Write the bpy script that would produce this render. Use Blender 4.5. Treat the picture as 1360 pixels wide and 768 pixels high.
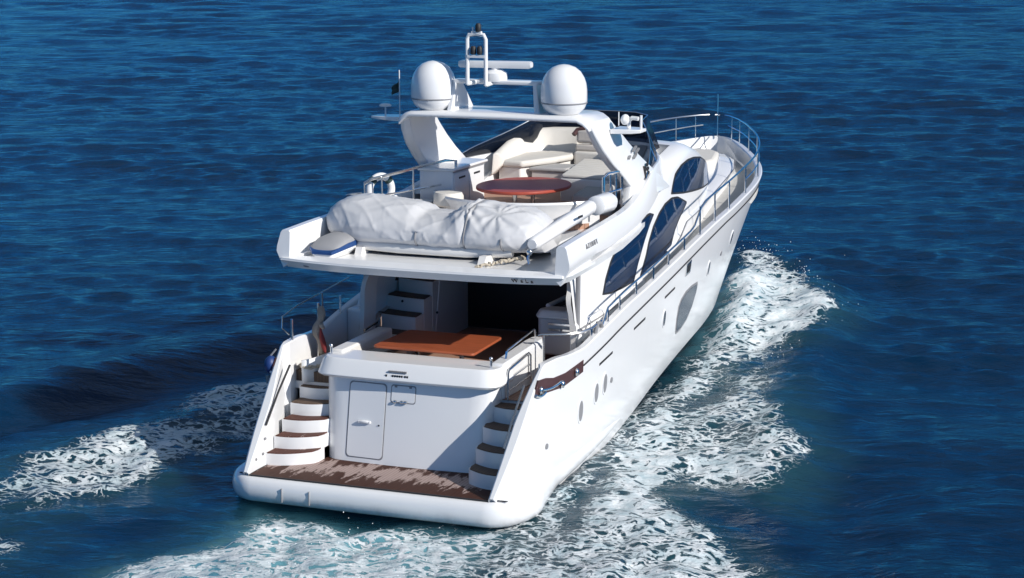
import bpy, bmesh, math, random
import numpy as np
from mathutils import Vector, Matrix

for o in list(bpy.data.objects):
    bpy.data.objects.remove(o)
S = bpy.context.scene
COL = S.collection
R = math.radians
rng = np.random.RandomState(7)
random.seed(7)

# ------------------------------------------------------------------ camera, sky, sun, exposure
TRIM = Matrix.Rotation(-0.04, 4, 'X')          # the yacht is built level, then trimmed on the water
cam_d = bpy.data.cameras.new("camera")
cam = bpy.data.objects.new("camera", cam_d)
COL.objects.link(cam)
S.camera = cam
cam_d.sensor_width = 36.0
cam_d.lens = 2801.0 / 1360 * 36
cam_d.clip_start = 0.5
cam_d.clip_end = 9000
def cam_matrix(loc, yaw, pitch, roll):
    f = Vector((math.sin(yaw)*math.cos(pitch), math.cos(yaw)*math.cos(pitch), -math.sin(pitch)))
    r = Vector((math.cos(yaw), -math.sin(yaw), 0)); u = r.cross(f)
    c, s = math.cos(roll), math.sin(roll)
    r2 = c*r + s*u; u2 = -s*r + c*u
    m = Matrix.Identity(4)
    for i in range(3):
        m[i][0] = r2[i]; m[i][1] = u2[i]; m[i][2] = -f[i]; m[i][3] = loc[i]
    return m
CAM_LOC = Vector((17.22, -35.22, 11.97))
cam.matrix_world = TRIM @ cam_matrix(CAM_LOC, R(-21.79), R(10.78), R(-0.24))

SUN = Vector((0.86, -0.22, 0.50)).normalized()   # towards the sun
w = bpy.data.worlds.new("World"); S.world = w; w.use_nodes = True
nt = w.node_tree
sky = nt.nodes.new('ShaderNodeTexSky'); sky.sky_type = 'NISHITA'; sky.sun_disc = False
sky.sun_elevation = math.asin(SUN.z); sky.sun_rotation = math.atan2(SUN.x, SUN.y)
sky.air_density = 1.0; sky.dust_density = 0.05; sky.ozone_density = 2.5
bg = nt.nodes['Background']; bg.inputs['Strength'].default_value = 0.125
tcw = nt.nodes.new('ShaderNodeTexCoord'); spw = nt.nodes.new('ShaderNodeSeparateXYZ'); nt.links.new(tcw.outputs['Generated'], spw.inputs[0])
rmp = nt.nodes.new('ShaderNodeValToRGB'); rmp.color_ramp.elements[0].position = 0.0; rmp.color_ramp.elements[0].color = (0.055, 0.33, 0.76, 1)
rmp.color_ramp.elements[1].position = 0.68; rmp.color_ramp.elements[1].color = (1.50, 1.13, 0.80, 1); e_ = rmp.color_ramp.elements.new(0.30); e_.color = (0.045, 0.22, 0.46, 1); nt.links.new(spw.outputs['Z'], rmp.inputs[0])
mxw = nt.nodes.new('ShaderNodeMix'); mxw.data_type = 'RGBA'; mxw.blend_type = 'MULTIPLY'; mxw.inputs[0].default_value = 1.0
nt.links.new(sky.outputs[0], mxw.inputs[6]); nt.links.new(rmp.outputs[0], mxw.inputs[7]); nt.links.new(mxw.outputs[2], bg.inputs[0])
sl = bpy.data.lights.new("sun", 'SUN'); sl.energy = 4.0; sl.angle = R(0.5); sl.color = (1.0, 0.96, 0.9)
sun = bpy.data.objects.new("sun", sl); COL.objects.link(sun)
sun.rotation_euler = (-SUN).to_track_quat('-Z', 'Y').to_euler(); sun.location = (40, -10, 40)
S.view_settings.view_transform = 'Standard'; S.view_settings.look = 'None'
S.view_settings.exposure = 0.27; S.view_settings.gamma = 1.0; S.view_settings.use_curve_mapping = False
S.render.engine = 'CYCLES'
S.cycles.max_bounces = 6; S.cycles.diffuse_bounces = 3; S.cycles.glossy_bounces = 3
S.cycles.transmission_bounces = 4; S.cycles.caustics_reflective = False; S.cycles.caustics_refractive = False

# ------------------------------------------------------------------ materials
class N:
    def __init__(s, name):
        s.m = bpy.data.materials.new(name); s.m.use_nodes = True
        s.t = s.m.node_tree; s.b = s.t.nodes['Principled BSDF']
    def n(s, typ, **kw):
        d = s.t.nodes.new(typ)
        for k, v in kw.items():
            if k in d.inputs: d.inputs[k].default_value = v
            else: setattr(d, k, v)
        return d
    def l(s, a, b): s.t.links.new(a, b)
    def set(s, **kw):
        for k, v in kw.items():
            s.b.inputs[k.replace('_', ' ')].default_value = v
        return s
def col4(c): return (c[0], c[1], c[2], 1)
def simple(name, c, rough=0.4, metal=0.0, var=0.04, scale=3.0, bump=0.0, bscale=40.0, coat=0.0):
    """plain finish with a little procedural variation in tone and roughness"""
    k = N(name)
    tc = k.n('ShaderNodeTexCoord')
    nz = k.n('ShaderNodeTexNoise'); nz.inputs['Scale'].default_value = scale; nz.inputs['Detail'].default_value = 5
    k.l(tc.outputs['Object'], nz.inputs['Vector'])
    mx = k.n('ShaderNodeMix', data_type='RGBA')
    mx.inputs[6].default_value = col4([x*(1-var) for x in c]); mx.inputs[7].default_value = col4([min(1, x*(1+var)) for x in c])
    k.l(nz.outputs['Fac'], mx.inputs[0]); k.l(mx.outputs[2], k.b.inputs['Base Color'])
    k.set(Roughness=rough, Metallic=metal)
    if coat: k.b.inputs['Coat Weight'].default_value = coat
    if bump:
        n2 = k.n('ShaderNodeTexNoise'); n2.inputs['Scale'].default_value = bscale; n2.inputs['Detail'].default_value = 4
        k.l(tc.outputs['Object'], n2.inputs['Vector'])
        bp = k.n('ShaderNodeBump'); bp.inputs['Strength'].default_value = bump; bp.inputs['Distance'].default_value = 0.02
        k.l(n2.outputs['Fac'], bp.inputs['Height']); k.l(bp.outputs[0], k.b.inputs['Normal'])
    return k.m
GEL = simple('gelcoat_white', (0.80, 0.80, 0.80), 0.22, var=0.02, scale=1.2, coat=0.2)
GELW = simple('gelcoat_warm', (0.76, 0.74, 0.71), 0.35, var=0.03)
NONSKID = simple('nonskid_deck', (0.50, 0.49, 0.47), 0.75, var=0.14, scale=2.5, bump=0.2, bscale=90)
CUSH = simple('cushion_offwhite', (0.66, 0.63, 0.58), 0.75, var=0.05, scale=4, bump=0.15, bscale=18)
CUSHB = simple('cushion_beige', (0.52, 0.48, 0.44), 0.8, var=0.05, scale=4, bump=0.15, bscale=18)
CUSHG = simple('cushion_grey', (0.42, 0.41, 0.40), 0.8, var=0.06, scale=4, bump=0.15, bscale=18)
CHROME = simple('stainless_steel', (0.72, 0.72, 0.72), 0.18, metal=1.0, var=0.05)
RUBBER = simple('black_rubber', (0.02, 0.02, 0.022), 0.6)
DARK = simple('interior_shade_black', (0.006, 0.006, 0.007), 0.35)  # shade of the unlit saloon, put into the colour
GREYP = simple('grey_plastic', (0.24, 0.24, 0.25), 0.45)
INK = simple('lettering_black', (0.012, 0.012, 0.015), 0.4)
BLUE = simple('fender_blue', (0.012, 0.04, 0.16), 0.5, var=0.12)
REDC = simple('red_cloth', (0.20, 0.025, 0.025), 0.8, var=0.1)
ROPE = simple('rope_beige', (0.48, 0.42, 0.33), 0.85, var=0.15, scale=30, bump=0.5, bscale=120)
GREEN = simple('flag_dark', (0.03, 0.06, 0.06), 0.8, var=0.2)
COVER = simple('cover_cloth', (0.59, 0.59, 0.60), 0.5, var=0.06, scale=2.0, bump=0.12, bscale=9)
BARG = simple('bar_grey', (0.60, 0.55, 0.52), 0.35, var=0.03)
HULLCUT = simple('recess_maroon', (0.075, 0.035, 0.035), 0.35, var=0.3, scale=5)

def hull_gelcoat():
    k = N('hull_gelcoat'); tc = k.n('ShaderNodeTexCoord'); sp = k.n('ShaderNodeSeparateXYZ'); k.l(tc.outputs['Object'], sp.inputs[0])
    mp = k.n('ShaderNodeMapping'); mp.inputs['Scale'].default_value = (3, 3, .6); k.l(tc.outputs['Object'], mp.inputs[0])
    nz = k.n('ShaderNodeTexNoise'); nz.inputs['Scale'].default_value = 1.6; nz.inputs['Detail'].default_value = 7; nz.inputs['Roughness'].default_value = 0.65; k.l(mp.outputs[0], nz.inputs['Vector'])
    mr = k.n('ShaderNodeMapRange'); mr.inputs[1].default_value = 0.34; mr.inputs[2].default_value = -0.05; mr.inputs[3].default_value = 0.0; mr.inputs[4].default_value = 0.6; k.l(sp.outputs['Z'], mr.inputs[0])
    m = k.n('ShaderNodeMath', operation='MULTIPLY'); k.l(mr.outputs[0], m.inputs[0]); rp = k.n('ShaderNodeValToRGB'); rp.color_ramp.elements[0].position = .44; rp.color_ramp.elements[1].position = .68; k.l(nz.outputs['Fac'], rp.inputs[0]); k.l(rp.outputs[0], m.inputs[1])
    ad = k.n('ShaderNodeMath', operation='MULTIPLY_ADD'); k.l(nz.outputs['Fac'], ad.inputs[0]); ad.inputs[1].default_value = .03; k.l(m.outputs[0], ad.inputs[2]); ad.use_clamp = True
    mx = k.n('ShaderNodeMix', data_type='RGBA'); mx.inputs[6].default_value = (.80, .80, .80, 1); mx.inputs[7].default_value = (.40, .33, .27, 1); k.l(ad.outputs[0], mx.inputs[0]); k.l(mx.outputs[2], k.b.inputs['Base Color'])
    n2 = k.n('ShaderNodeTexNoise'); n2.inputs['Scale'].default_value = .9; k.l(tc.outputs['Object'], n2.inputs['Vector'])
    bp = k.n('ShaderNodeBump'); bp.inputs['Strength'].default_value = .12; bp.inputs['Distance'].default_value = .05; k.l(n2.outputs['Fac'], bp.inputs['Height']); k.l(bp.outputs[0], k.b.inputs['Normal'])
    k.set(Roughness=.2); k.b.inputs['Coat Weight'].default_value = .3; return k.m
GELH = hull_gelcoat()
def glass(name, c, rough=0.04):
    k = N(name); k.set(Base_Color=col4(c), Roughness=rough, IOR=1.5)
    k.b.inputs['Specular IOR Level'].default_value = 0.8
    tc = k.n('ShaderNodeTexCoord'); nz = k.n('ShaderNodeTexNoise'); nz.inputs['Scale'].default_value = 1.4
    k.l(tc.outputs['Object'], nz.inputs['Vector'])
    bp = k.n('ShaderNodeBump'); bp.inputs['Strength'].default_value = 0.06; bp.inputs['Distance'].default_value = 0.05
    k.l(nz.outputs['Fac'], bp.inputs['Height']); k.l(bp.outputs[0], k.b.inputs['Normal'])
    return k.m
GLASS = glass('tinted_glass', (0.005, 0.020, 0.058))
GLASSG = simple('hull_window_glass', (0.030, 0.046, 0.075), 0.16, var=0.3, scale=2.5)
def tint():
    k = N('smoked_windscreen'); k.set(Base_Color=(0.02, 0.03, 0.05, 1), Roughness=0.05)
    tr = k.n('ShaderNodeBsdfTransparent'); tr.inputs[0].default_value = (0.20, 0.25, 0.34, 1)
    mx = k.n('ShaderNodeMixShader'); mx.inputs[0].default_value = 0.42
    k.l(tr.outputs[0], mx.inputs[1]); k.l(k.b.outputs[0], mx.inputs[2])
    k.l(mx.outputs[0], k.t.nodes['Material Output'].inputs[0]); return k.m
SMOKE = tint()
STEELD = simple('brushed_steel', (0.34, 0.34, 0.35), 0.4, metal=1.0, var=0.08)
TOYB = simple('toy_blue', (0.012, 0.055, 0.19), 0.35, var=0.3, scale=6)

def teak(name, c1, c2, plank=0.07, wet=None, rough=0.6, seam=0.55):
    """planked teak running fore and aft, optional dry streaks worn into wet wood"""
    k = N(name)
    tc = k.n('ShaderNodeTexCoord'); sp = k.n('ShaderNodeSeparateXYZ'); k.l(tc.outputs['Object'], sp.inputs[0])
    nz = k.n('ShaderNodeTexNoise'); nz.inputs['Scale'].default_value = 1.0; nz.inputs['Detail'].default_value = 6
    mp = k.n('ShaderNodeMapping'); mp.inputs['Scale'].default_value = (24, 2.2, 6); k.l(tc.outputs['Object'], mp.inputs[0]); k.l(mp.outputs[0], nz.inputs['Vector'])
    mx = k.n('ShaderNodeMix', data_type='RGBA'); mx.inputs[6].default_value = col4(c1); mx.inputs[7].default_value = col4(c2)
    k.l(nz.outputs['Fac'], mx.inputs[0]); c = mx.outputs[2]
    rgh = None
    if wet:
        n2 = k.n('ShaderNodeTexNoise'); n2.inputs['Scale'].default_value = 1.0; n2.inputs['Detail'].default_value = 5; n2.inputs['Roughness'].default_value = 0.72
        m2 = k.n('ShaderNodeMapping'); m2.inputs['Scale'].default_value = (5.0, 1.25, 1); m2.inputs['Rotation'].default_value = (0, 0, 0.25)
        k.l(tc.outputs['Object'], m2.inputs[0]); k.l(m2.outputs[0], n2.inputs['Vector'])
        # dry band across the deck: strongest a little forward of the middle
        band = k.n('ShaderNodeMath', operation='SUBTRACT'); k.l(sp.outputs['Y'], band.inputs[0]); band.inputs[1].default_value = wet[0]
        ab = k.n('ShaderNodeMath', operation='ABSOLUTE'); k.l(band.outputs[0], ab.inputs[0])
        sc = k.n('ShaderNodeMath', operation='MULTIPLY'); k.l(ab.outputs[0], sc.inputs[0]); sc.inputs[1].default_value = -wet[1]
        ad = k.n('ShaderNodeMath', operation='ADD'); k.l(n2.outputs['Fac'], ad.inputs[0]); k.l(sc.outputs[0], ad.inputs[1])
        rp = k.n('ShaderNodeValToRGB'); rp.color_ramp.elements[0].position = wet[2]; rp.color_ramp.elements[1].position = wet[2] + 0.06
        k.l(ad.outputs[0], rp.inputs[0])
        m3 = k.n('ShaderNodeMix', data_type='RGBA'); k.l(rp.outputs[0], m3.inputs[0]); k.l(c, m3.inputs[6])
        m4 = k.n('ShaderNodeMix', data_type='RGBA'); m4.inputs[6].default_value = col4(wet[3]); m4.inputs[7].default_value = col4([x*1.25 for x in wet[3]])
        k.l(nz.outputs['Fac'], m4.inputs[0]); k.l(m4.outputs[2], m3.inputs[7]); c = m3.outputs[2]
        mr = k.n('ShaderNodeMapRange'); mr.inputs[3].default_value = 0.62; mr.inputs[4].default_value = 0.8
        k.l(rp.outputs[0], mr.inputs[0]); rgh = mr.outputs[0]
    dv = k.n('ShaderNodeMath', operation='DIVIDE'); k.l(sp.outputs['X'], dv.inputs[0]); dv.inputs[1].default_value = plank
    fr = k.n('ShaderNodeMath', operation='FRACT'); k.l(dv.outputs[0], fr.inputs[0])
    lt = k.n('ShaderNodeMath', operation='LESS_THAN'); k.l(fr.outputs[0], lt.inputs[0]); lt.inputs[1].default_value = 0.12
    ml = k.n('ShaderNodeMath', operation='MULTIPLY'); k.l(lt.outputs[0], ml.inputs[0]); ml.inputs[1].default_value = seam
    m5 = k.n('ShaderNodeMix', data_type='RGBA'); k.l(ml.outputs[0], m5.inputs[0]); k.l(c, m5.inputs[6]); m5.inputs[7].default_value = (0.015, 0.012, 0.01, 1)
    k.l(m5.outputs[2], k.b.inputs['Base Color'])
    k.set(Roughness=rough); k.b.inputs['Specular IOR Level'].default_value = 0.2
    if rgh: k.l(rgh, k.b.inputs['Roughness'])
    return k.m
TEAK = teak('teak_deck', (0.36, 0.20, 0.14), (0.48, 0.29, 0.21))
TEAKD = teak('teak_dark_tread', (0.085, 0.055, 0.04), (0.16, 0.11, 0.08))
TEAKW = teak('teak_worn_wet', (0.040, 0.014, 0.008), (0.085, 0.032, 0.019), wet=(1.25, 0.36, 0.345, (0.34, 0.255, 0.23)))
TEAKR = teak('teak_red_wet_tread', (0.06, 0.022, 0.016), (0.13, 0.05, 0.035), wet=(1.9, 0.05, 0.60, (0.42, 0.33, 0.30)))
def varnish(name, a, b):
    k = N(name); tc = k.n('ShaderNodeTexCoord'); mp = k.n('ShaderNodeMapping'); mp.inputs['Scale'].default_value = (1.0, 11, 4)
    nz = k.n('ShaderNodeTexNoise'); nz.inputs['Scale'].default_value = 2.0; nz.inputs['Detail'].default_value = 6
    k.l(tc.outputs['Object'], mp.inputs[0]); k.l(mp.outputs[0], nz.inputs['Vector'])
    mx = k.n('ShaderNodeMix', data_type='RGBA'); mx.inputs[6].default_value = col4(a); mx.inputs[7].default_value = col4(b)
    k.l(nz.outputs['Fac'], mx.inputs[0]); k.l(mx.outputs[2], k.b.inputs['Base Color']); k.set(Roughness=0.42, Coat_Weight=0.0); return k.m
WOODO = varnish('varnished_orange_wood', (0.20, 0.045, 0.020), (0.50, 0.125, 0.045))
WOODR = varnish('varnished_red_wood', (0.32, 0.050, 0.032), (0.44, 0.085, 0.05))

# ------------------------------------------------------------------ mesh helpers
class MB:
    def __init__(s): s.v = []; s.f = []
    def add(s, vs, fs):
        b = len(s.v); s.v += [tuple(map(float, p)) for p in vs]; s.f += [tuple(i + b for i in f) for f in fs]; return s
    def grid(s, rows, close_u=False, close_v=False, flip=False):
        n = len(rows); m = len(rows[0]); vs = [p for r in rows for p in r]; fs = []
        for i in range(n if close_u else n - 1):
            for j in range(m if close_v else m - 1):
                a = i*m + j; b = i*m + (j+1) % m; c = ((i+1) % n)*m + (j+1) % m; d = ((i+1) % n)*m + j
                fs.append((a, d, c, b) if flip else (a, b, c, d))
        return s.add(vs, fs)
    def loft(s, secs, cap=True):
        """closed cross-sections"""
        n = len(secs); m = len(secs[0]); s.grid(secs, close_v=True)
        if cap:
            b = len(s.v) - n*m
            s.f.append(tuple(b + j for j in range(m))[::-1]); s.f.append(tuple(b + (n-1)*m + j for j in range(m)))
        return s
    def box(s, x0, x1, y0, y1, z0, z1):
        return s.loft([[(x0, y0, z), (x1, y0, z), (x1, y1, z), (x0, y1, z)] for z in (z0, z1)])
    def prism(s, poly, z0, z1, top=None):
        """plan polygon (x,y); z0/z1 numbers or functions of (x,y)"""
        f0 = z0 if callable(z0) else (lambda x, y: z0); f1 = z1 if callable(z1) else (lambda x, y: z1)
        return s.loft([[(x, y, f0(x, y)) for x, y in poly], [(x, y, f1(x, y)) for x, y in (top or poly)]])
    def prismx(s, poly, x0, x1):
        return s.loft([[(x0, y, z) for y, z in poly], [(x1, y, z) for y, z in poly]])
    def prismy(s, poly, y0, y1):
        return s.loft([[(x, y0, z) for x, z in poly], [(x, y1, z) for x, z in poly]])
    def tube(s, pts, r, n=8, closed=False):
        P = [Vector(p) for p in pts]; secs = []; k = len(P)
        rr = r if isinstance(r, (list, tuple)) else [r]*k
        up = None
        for i in range(k):
            if closed: d = (P[(i+1) % k] - P[i-1])
            else: d = (P[min(i+1, k-1)] - P[max(i-1, 0)])
            d.normalize()
            if up is None:
                up = Vector((0, 0, 1)) if abs(d.z) < 0.9 else Vector((1, 0, 0))
            a = d.cross(up)
            if a.length < 1e-4: a = d.cross(Vector((0, 1, 0)))
            a.normalize(); b = a.cross(d); up = b
            secs.append([tuple(P[i] + rr[i]*(math.cos(t)*a + math.sin(t)*b)) for t in [2*math.pi*j/n for j in range(n)]])
        if closed: s.grid(secs, close_u=True, close_v=True)
        else: s.loft(secs)
        return s
    def lathe(s, prof, c, n=28):
        secs = [[(c[0] + r*math.cos(2*math.pi*j/n), c[1] + r*math.sin(2*math.pi*j/n), c[2] + z) for j in range(n)] for r, z in prof]
        return s.loft(secs)
    def ell(s, c, rx, ry, rz, n=16):
        return s.loft([[(c[0] + rx*math.sin(a)*math.cos(2*math.pi*j/n), c[1] + ry*math.sin(a)*math.sin(2*math.pi*j/n), c[2] - rz*math.cos(a)) for j in range(n)]
                       for a in [0.08 + (math.pi-0.16)*i/(n//2) for i in range(n//2 + 1)]])
    def build(s, name, mat, parent=None, bevel=0.0, seg=2, ang=35, smooth=True, sub=0, label=None, origin=None, recalc=True, mirror=False):
        o0 = origin if origin is not None else (Vector((0, 0, 0)) if parent is None else Vector(parent['_o']))
        o0 = Vector(o0)
        me = bpy.data.meshes.new(name); vs = [tuple(Vector(p) - o0) for p in s.v]
        me.from_pydata(vs, [], s.f); me.update()
        bm = bmesh.new(); bm.from_mesh(me)
        bmesh.ops.remove_doubles(bm, verts=bm.verts, dist=1e-5)
        if recalc: bmesh.ops.recalc_face_normals(bm, faces=bm.faces)
        bm.to_mesh(me); bm.free()
        if smooth:
            me.shade_smooth()
            me.set_sharp_from_angle(angle=R(ang))
        o = bpy.data.objects.new(name, me); COL.objects.link(o)
        me.materials.append(mat)
        if bevel:
            md = o.modifiers.new('bevel', 'BEVEL'); md.width = bevel; md.segments = seg; md.limit_method = 'ANGLE'; md.angle_limit = R(ang); md.harden_normals = False
        if sub:
            md = o.modifiers.new('subsurf', 'SUBSURF'); md.levels = sub; md.render_levels = sub
        if parent is not None:
            o.parent = parent
        else:
            o.location = o0
        o['_o'] = tuple(o0)
        if label: o['label'] = label
        return o
def thing(name, label, cat, loc=(0, 0, 0), group=None):
    o = bpy.data.objects.new(name, None); COL.objects.link(o); o.location = loc; o.empty_display_size = 0.2
    o['_o'] = tuple(loc); o['label'] = label; o['category'] = cat
    if group: o['group'] = group
    return o
def tag(o, label, cat, group=None):
    o['label'] = label; o['category'] = cat
    if group: o['group'] = group
    return o
def itp(xs, ys):
    """smooth monotone-ish interpolation through points"""
    xs = np.array(xs, float); ys = np.array(ys, float)
    h = np.diff(xs); d = np.diff(ys)/h; m = np.zeros(len(xs)); m[0] = d[0]; m[-1] = d[-1]
    for i in range(1, len(xs)-1):
        m[i] = 0 if d[i-1]*d[i] <= 0 else (h[i-1]+h[i])/(h[i-1]/d[i]+h[i]/d[i-1]) if False else 3*(h[i-1]+h[i])/((2*h[i]+h[i-1])/d[i-1]+(h[i]+2*h[i-1])/d[i])
    def f(x):
        i = int(np.clip(np.searchsorted(xs, x) - 1, 0, len(xs)-2)); t = min(max((x - xs[i])/h[i], 0), 1)
        return float(ys[i]*(2*t**3-3*t*t+1) + h[i]*m[i]*(t**3-2*t*t+t) + ys[i+1]*(-2*t**3+3*t*t) + h[i]*m[i+1]*(t**3-t*t))
    return f
def vnoise(x, y, seed=0):
    """smooth lattice noise, numpy arrays, about -1..1"""
    r = np.random.RandomState(seed); T = r.rand(256, 256)*2 - 1
    xi = np.floor(x).astype(int); yi = np.floor(y).astype(int); fx = x - xi; fy = y - yi
    fx = fx*fx*(3-2*fx); fy = fy*fy*(3-2*fy)
    g = lambda a, b: T[a % 256, b % 256]
    return (g(xi, yi)*(1-fx)+g(xi+1, yi)*fx)*(1-fy) + (g(xi, yi+1)*(1-fx)+g(xi+1, yi+1)*fx)*fy
def arc(cx, cy, r, a0, a1, n=8):
    return [(cx + r*math.cos(R(a0 + (a1-a0)*i/n)), cy + r*math.sin(R(a0 + (a1-a0)*i/n))) for i in range(n+1)]
def mir(poly): return [(-x, y) for x, y in poly][::-1]
def text_mesh(txt, size, name):
    cu = bpy.data.curves.new(name, 'FONT'); cu.body = txt; cu.size = size; cu.extrude = 0.008; cu.space_character = 1.7
    cu.align_x = 'CENTER'; cu.align_y = 'CENTER'; cu.resolution_u = 3
    ob = bpy.data.objects.new(name, cu); COL.objects.link(ob)
    dg = bpy.context.evaluated_depsgraph_get(); me = bpy.data.meshes.new_from_object(ob.evaluated_get(dg))
    bpy.data.objects.remove(ob); return me
def place_text(txt, size, name, mat, parent, loc, xdir, ydir):
    me = text_mesh(txt, size, name); x = Vector(xdir).normalized(); y = Vector(ydir); y = (y - x*y.dot(x)).normalized(); z = x.cross(y)
    m = Matrix.Identity(4)
    for i in range(3):
        m[i][0] = x[i]; m[i][1] = y[i]; m[i][2] = z[i]; m[i][3] = loc[i] - parent['_o'][i]
    me.transform(m); me.materials.clear(); me.materials.append(mat)
    o = bpy.data.objects.new(name, me); COL.objects.link(o); o.parent = parent; o['_o'] = parent['_o']; return o

# ------------------------------------------------------------------ water: waves, wake and foam
CW = TRIM @ CAM_LOC
def axis(c0, c1, ds, grow, lo, hi):
    a = list(np.arange(c0, c1, ds)); s = ds
    while a[-1] < hi: s = min(s*1.12, 80) if a[-1] > c1 + grow[1] else ds + (a[-1]-c1)*grow[0]; a.append(a[-1] + s)
    b = []; x = c0; s = ds
    while x > lo: s = min(s*1.12, 80) if x < c0 - grow[1] else ds + (c0-x)*grow[0]; x -= s; b.append(x)
    return np.array(b[::-1] + a)
def build_water():
    xs = axis(-16, 12, 0.11, (0.0055, 150), -3500, 3500)
    ys = axis(-7, 30, 0.11, (0.0040, 200), -600, 5000)
    X, Y = np.meshgrid(xs, ys, indexing='xy'); Z = np.zeros_like(X)
    dist = np.hypot(X - CW.x, Y - CW.y)
    sp = np.maximum(np.gradient(xs)[None, :], np.gradient(ys)[:, None])
    r = np.random.RandomState(11); DX = np.zeros_like(X); DY = np.zeros_like(X)
    # wind sea: crests lie roughly across the view
    base = R(-14)
    for i in range(78):
        L = 0.7 * (9.0/0.7)**(r.rand()**1.15)
        a = base + r.randn()*0.5; kx, ky = math.sin(a), math.cos(a); k = 2*math.pi/L
        amp = 0.0056*L**0.45 * (0.6 + 0.8*r.rand())
        fade = np.clip((L/sp - 2.5)/3, 0, 1)
        ph = k*(kx*X + ky*Y) + r.rand()*6.283
        Z += amp*fade*np.cos(ph); q = 0.8*amp*fade*np.sin(ph); DX -= q*kx; DY -= q*ky
    # patchiness of the wind
    patch = 0.75 + 0.35*vnoise(X/9.0, Y/5.0, 3) + 0.2*vnoise(X/31, Y/17, 5)
    Z *= np.clip(patch, 0.3, 1.4)
    # wake of the yacht ------------------------------------------------
    def bump(px, py, L, W, ang, h):
        c, s = math.cos(R(ang)), math.sin(R(ang)); u = (X-px)*c + (Y-py)*s; v = -(X-px)*s + (Y-py)*c
        return h*np.exp(-(u/L)**2 - (v/W)**2)
    # port diverging wave: ridge with a deep trough on its near side
    Z += bump(-9.6, 11.5, 7.0, 1.1, 62, 0.20) + bump(-7.9, 10.0, 7.5, 0.95, 62, -0.20) + bump(-13.0, 3.5, 5.5, 1.0, 60, 0.26) + bump(-11.4, 2.6, 6, 0.9, 60, -0.30)
    Z += bump(-6.4, 5.0, 5.5, 0.9, 62, 0.20)
    # starboard
    Z += bump(6.6, 6.5, 7.0, 1.0, 108, 0.30) + bump(8.3, 3.0, 6.0, 1.0, 108, -0.30) + bump(5.2, 14.5, 5, 0.9, 104, 0.34) + bump(4.2, 20, 4, 0.9, 108, 0.34) + bump(2.0, 20.5, 3.6, 0.8, 104, 0.42) + bump(2.9, 15.5, 3, .6, 98, .22)
    Z += bump(7.4, 0.5, 5.0, 1.2, 100, -0.25)
    # hollow and boil astern
    Z += bump(0, -0.6, 2.2, 1.0, 0, -0.12) + bump(0, -4.2, 2.6, 1.6, 0, 0.20)
    # foam masks ---------------------------------------------------------
    def sd(poly):
        P = np.array(poly, float); d = np.full(X.shape, -1e9)
        sel = (X > P[:, 0].min()-5) & (X < P[:, 0].max()+5) & (Y > P[:, 1].min()-5) & (Y < P[:, 1].max()+5)
        x = X[sel]; y = Y[sel]; dd = np.full(x.shape, 1e9); ii = np.zeros(x.shape, bool)
        for i in range(len(P)):
            a = P[i]; b = P[(i+1) % len(P)]; e = b - a
            t = np.clip(((x-a[0])*e[0] + (y-a[1])*e[1])/(e@e + 1e-9), 0, 1)
            dd = np.minimum(dd, np.hypot(x-a[0]-t*e[0], y-a[1]-t*e[1]))
            c = ((a[1] > y) != (b[1] > y)) & (x < (b[0]-a[0])*(y-a[1])/(b[1]-a[1] + 1e-12) + a[0]); ii ^= c
        d[sel] = np.where(ii, dd, -dd); return d
    wob = 0.5*vnoise(X/1.7, Y/1.7, 21) + 0.28*vnoise(X/0.7, Y/0.7, 22) + 0.14*vnoise(X/0.3, Y/0.3, 23)
    def mask(poly, soft, lo=0.0, wb=1.0):
        return np.clip((sd(poly) + wob*wb - lo)/soft, 0, 1)
    big = 0.5 + 0.5*vnoise(X/2.6+3, Y/2.6, 31); mid = 0.5 + 0.5*vnoise(X/0.9, Y/0.9, 32)
    foam = np.zeros_like(X); aer = np.zeros_like(X)
    milk = np.clip((sd([(-2.6, 0.2), (2.9, 0.3), (3.1, -1.1), (3.1, -3.2), (2.6, -9), (-5.6, -9), (-4.3, -6.0), (-3.2, -3.5), (-2.6, -2.0)]) + .4*wob)/1.2, 0, 1)
    milk = np.maximum(milk, .55*np.clip((sd([(0.6, 24.5), (2.4, 22.6), (3.4, 19.4), (3.0, 15.0), (2.6, 11.0), (1.6, 14.0), (0.9, 20)]) + .5*wob)/1.0, 0, 1))
    for poly, soft, amt, ar, wb in FOAM:
        m = mask(poly, soft, 0.0, wb)
        foam = np.maximum(foam, m*amt*(0.80 + 0.28*big)*(0.86 + 0.24*mid)); aer = np.maximum(aer, np.clip((sd(poly)+0.9)/1.6, 0, 1)*ar)
    foam = np.clip(foam, 0, 1); aer = np.clip(aer, 0, 1)
    # churned surface where there is foam
    near = np.clip((0.5 - sp)/0.3, 0, 1)
    ch = 0.07*vnoise(X/0.66, Y/0.66, 41) + 0.05*vnoise(X/0.32, Y/0.32, 42) + 0.03*np.abs(vnoise(X/0.17, Y/0.17, 43))
    Z += near*ch*np.clip(foam*1.3 + 0.25*aer, 0, 1) + 0.05*foam*near
    # keep the water out of the boat: push it down under the platform and hull
    hull = sd([(-2.5, 0.95), (2.5, 0.95), (2.75, 2), (2.6, 8), (2.3, 12), (1.6, 17), (0.6, 21), (0, 22.2), (-0.6, 21), (-1.6, 17), (-2.3, 12), (-2.6, 8), (-2.75, 2)])
    kk = np.clip(hull/0.5 + 0.2, 0, 1); Z = Z*(1-kk) - 0.30*kk
    verts = np.stack([X + DX*(1-kk), Y + DY*(1-kk), Z], -1).reshape(-1, 3).astype(np.float32)
    ny, nx = X.shape
    idx = np.arange(nx*ny).reshape(ny, nx)
    quads = np.stack([idx[:-1, :-1], idx[:-1, 1:], idx[1:, 1:], idx[1:, :-1]], -1).reshape(-1, 4).astype(np.int32)
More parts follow.
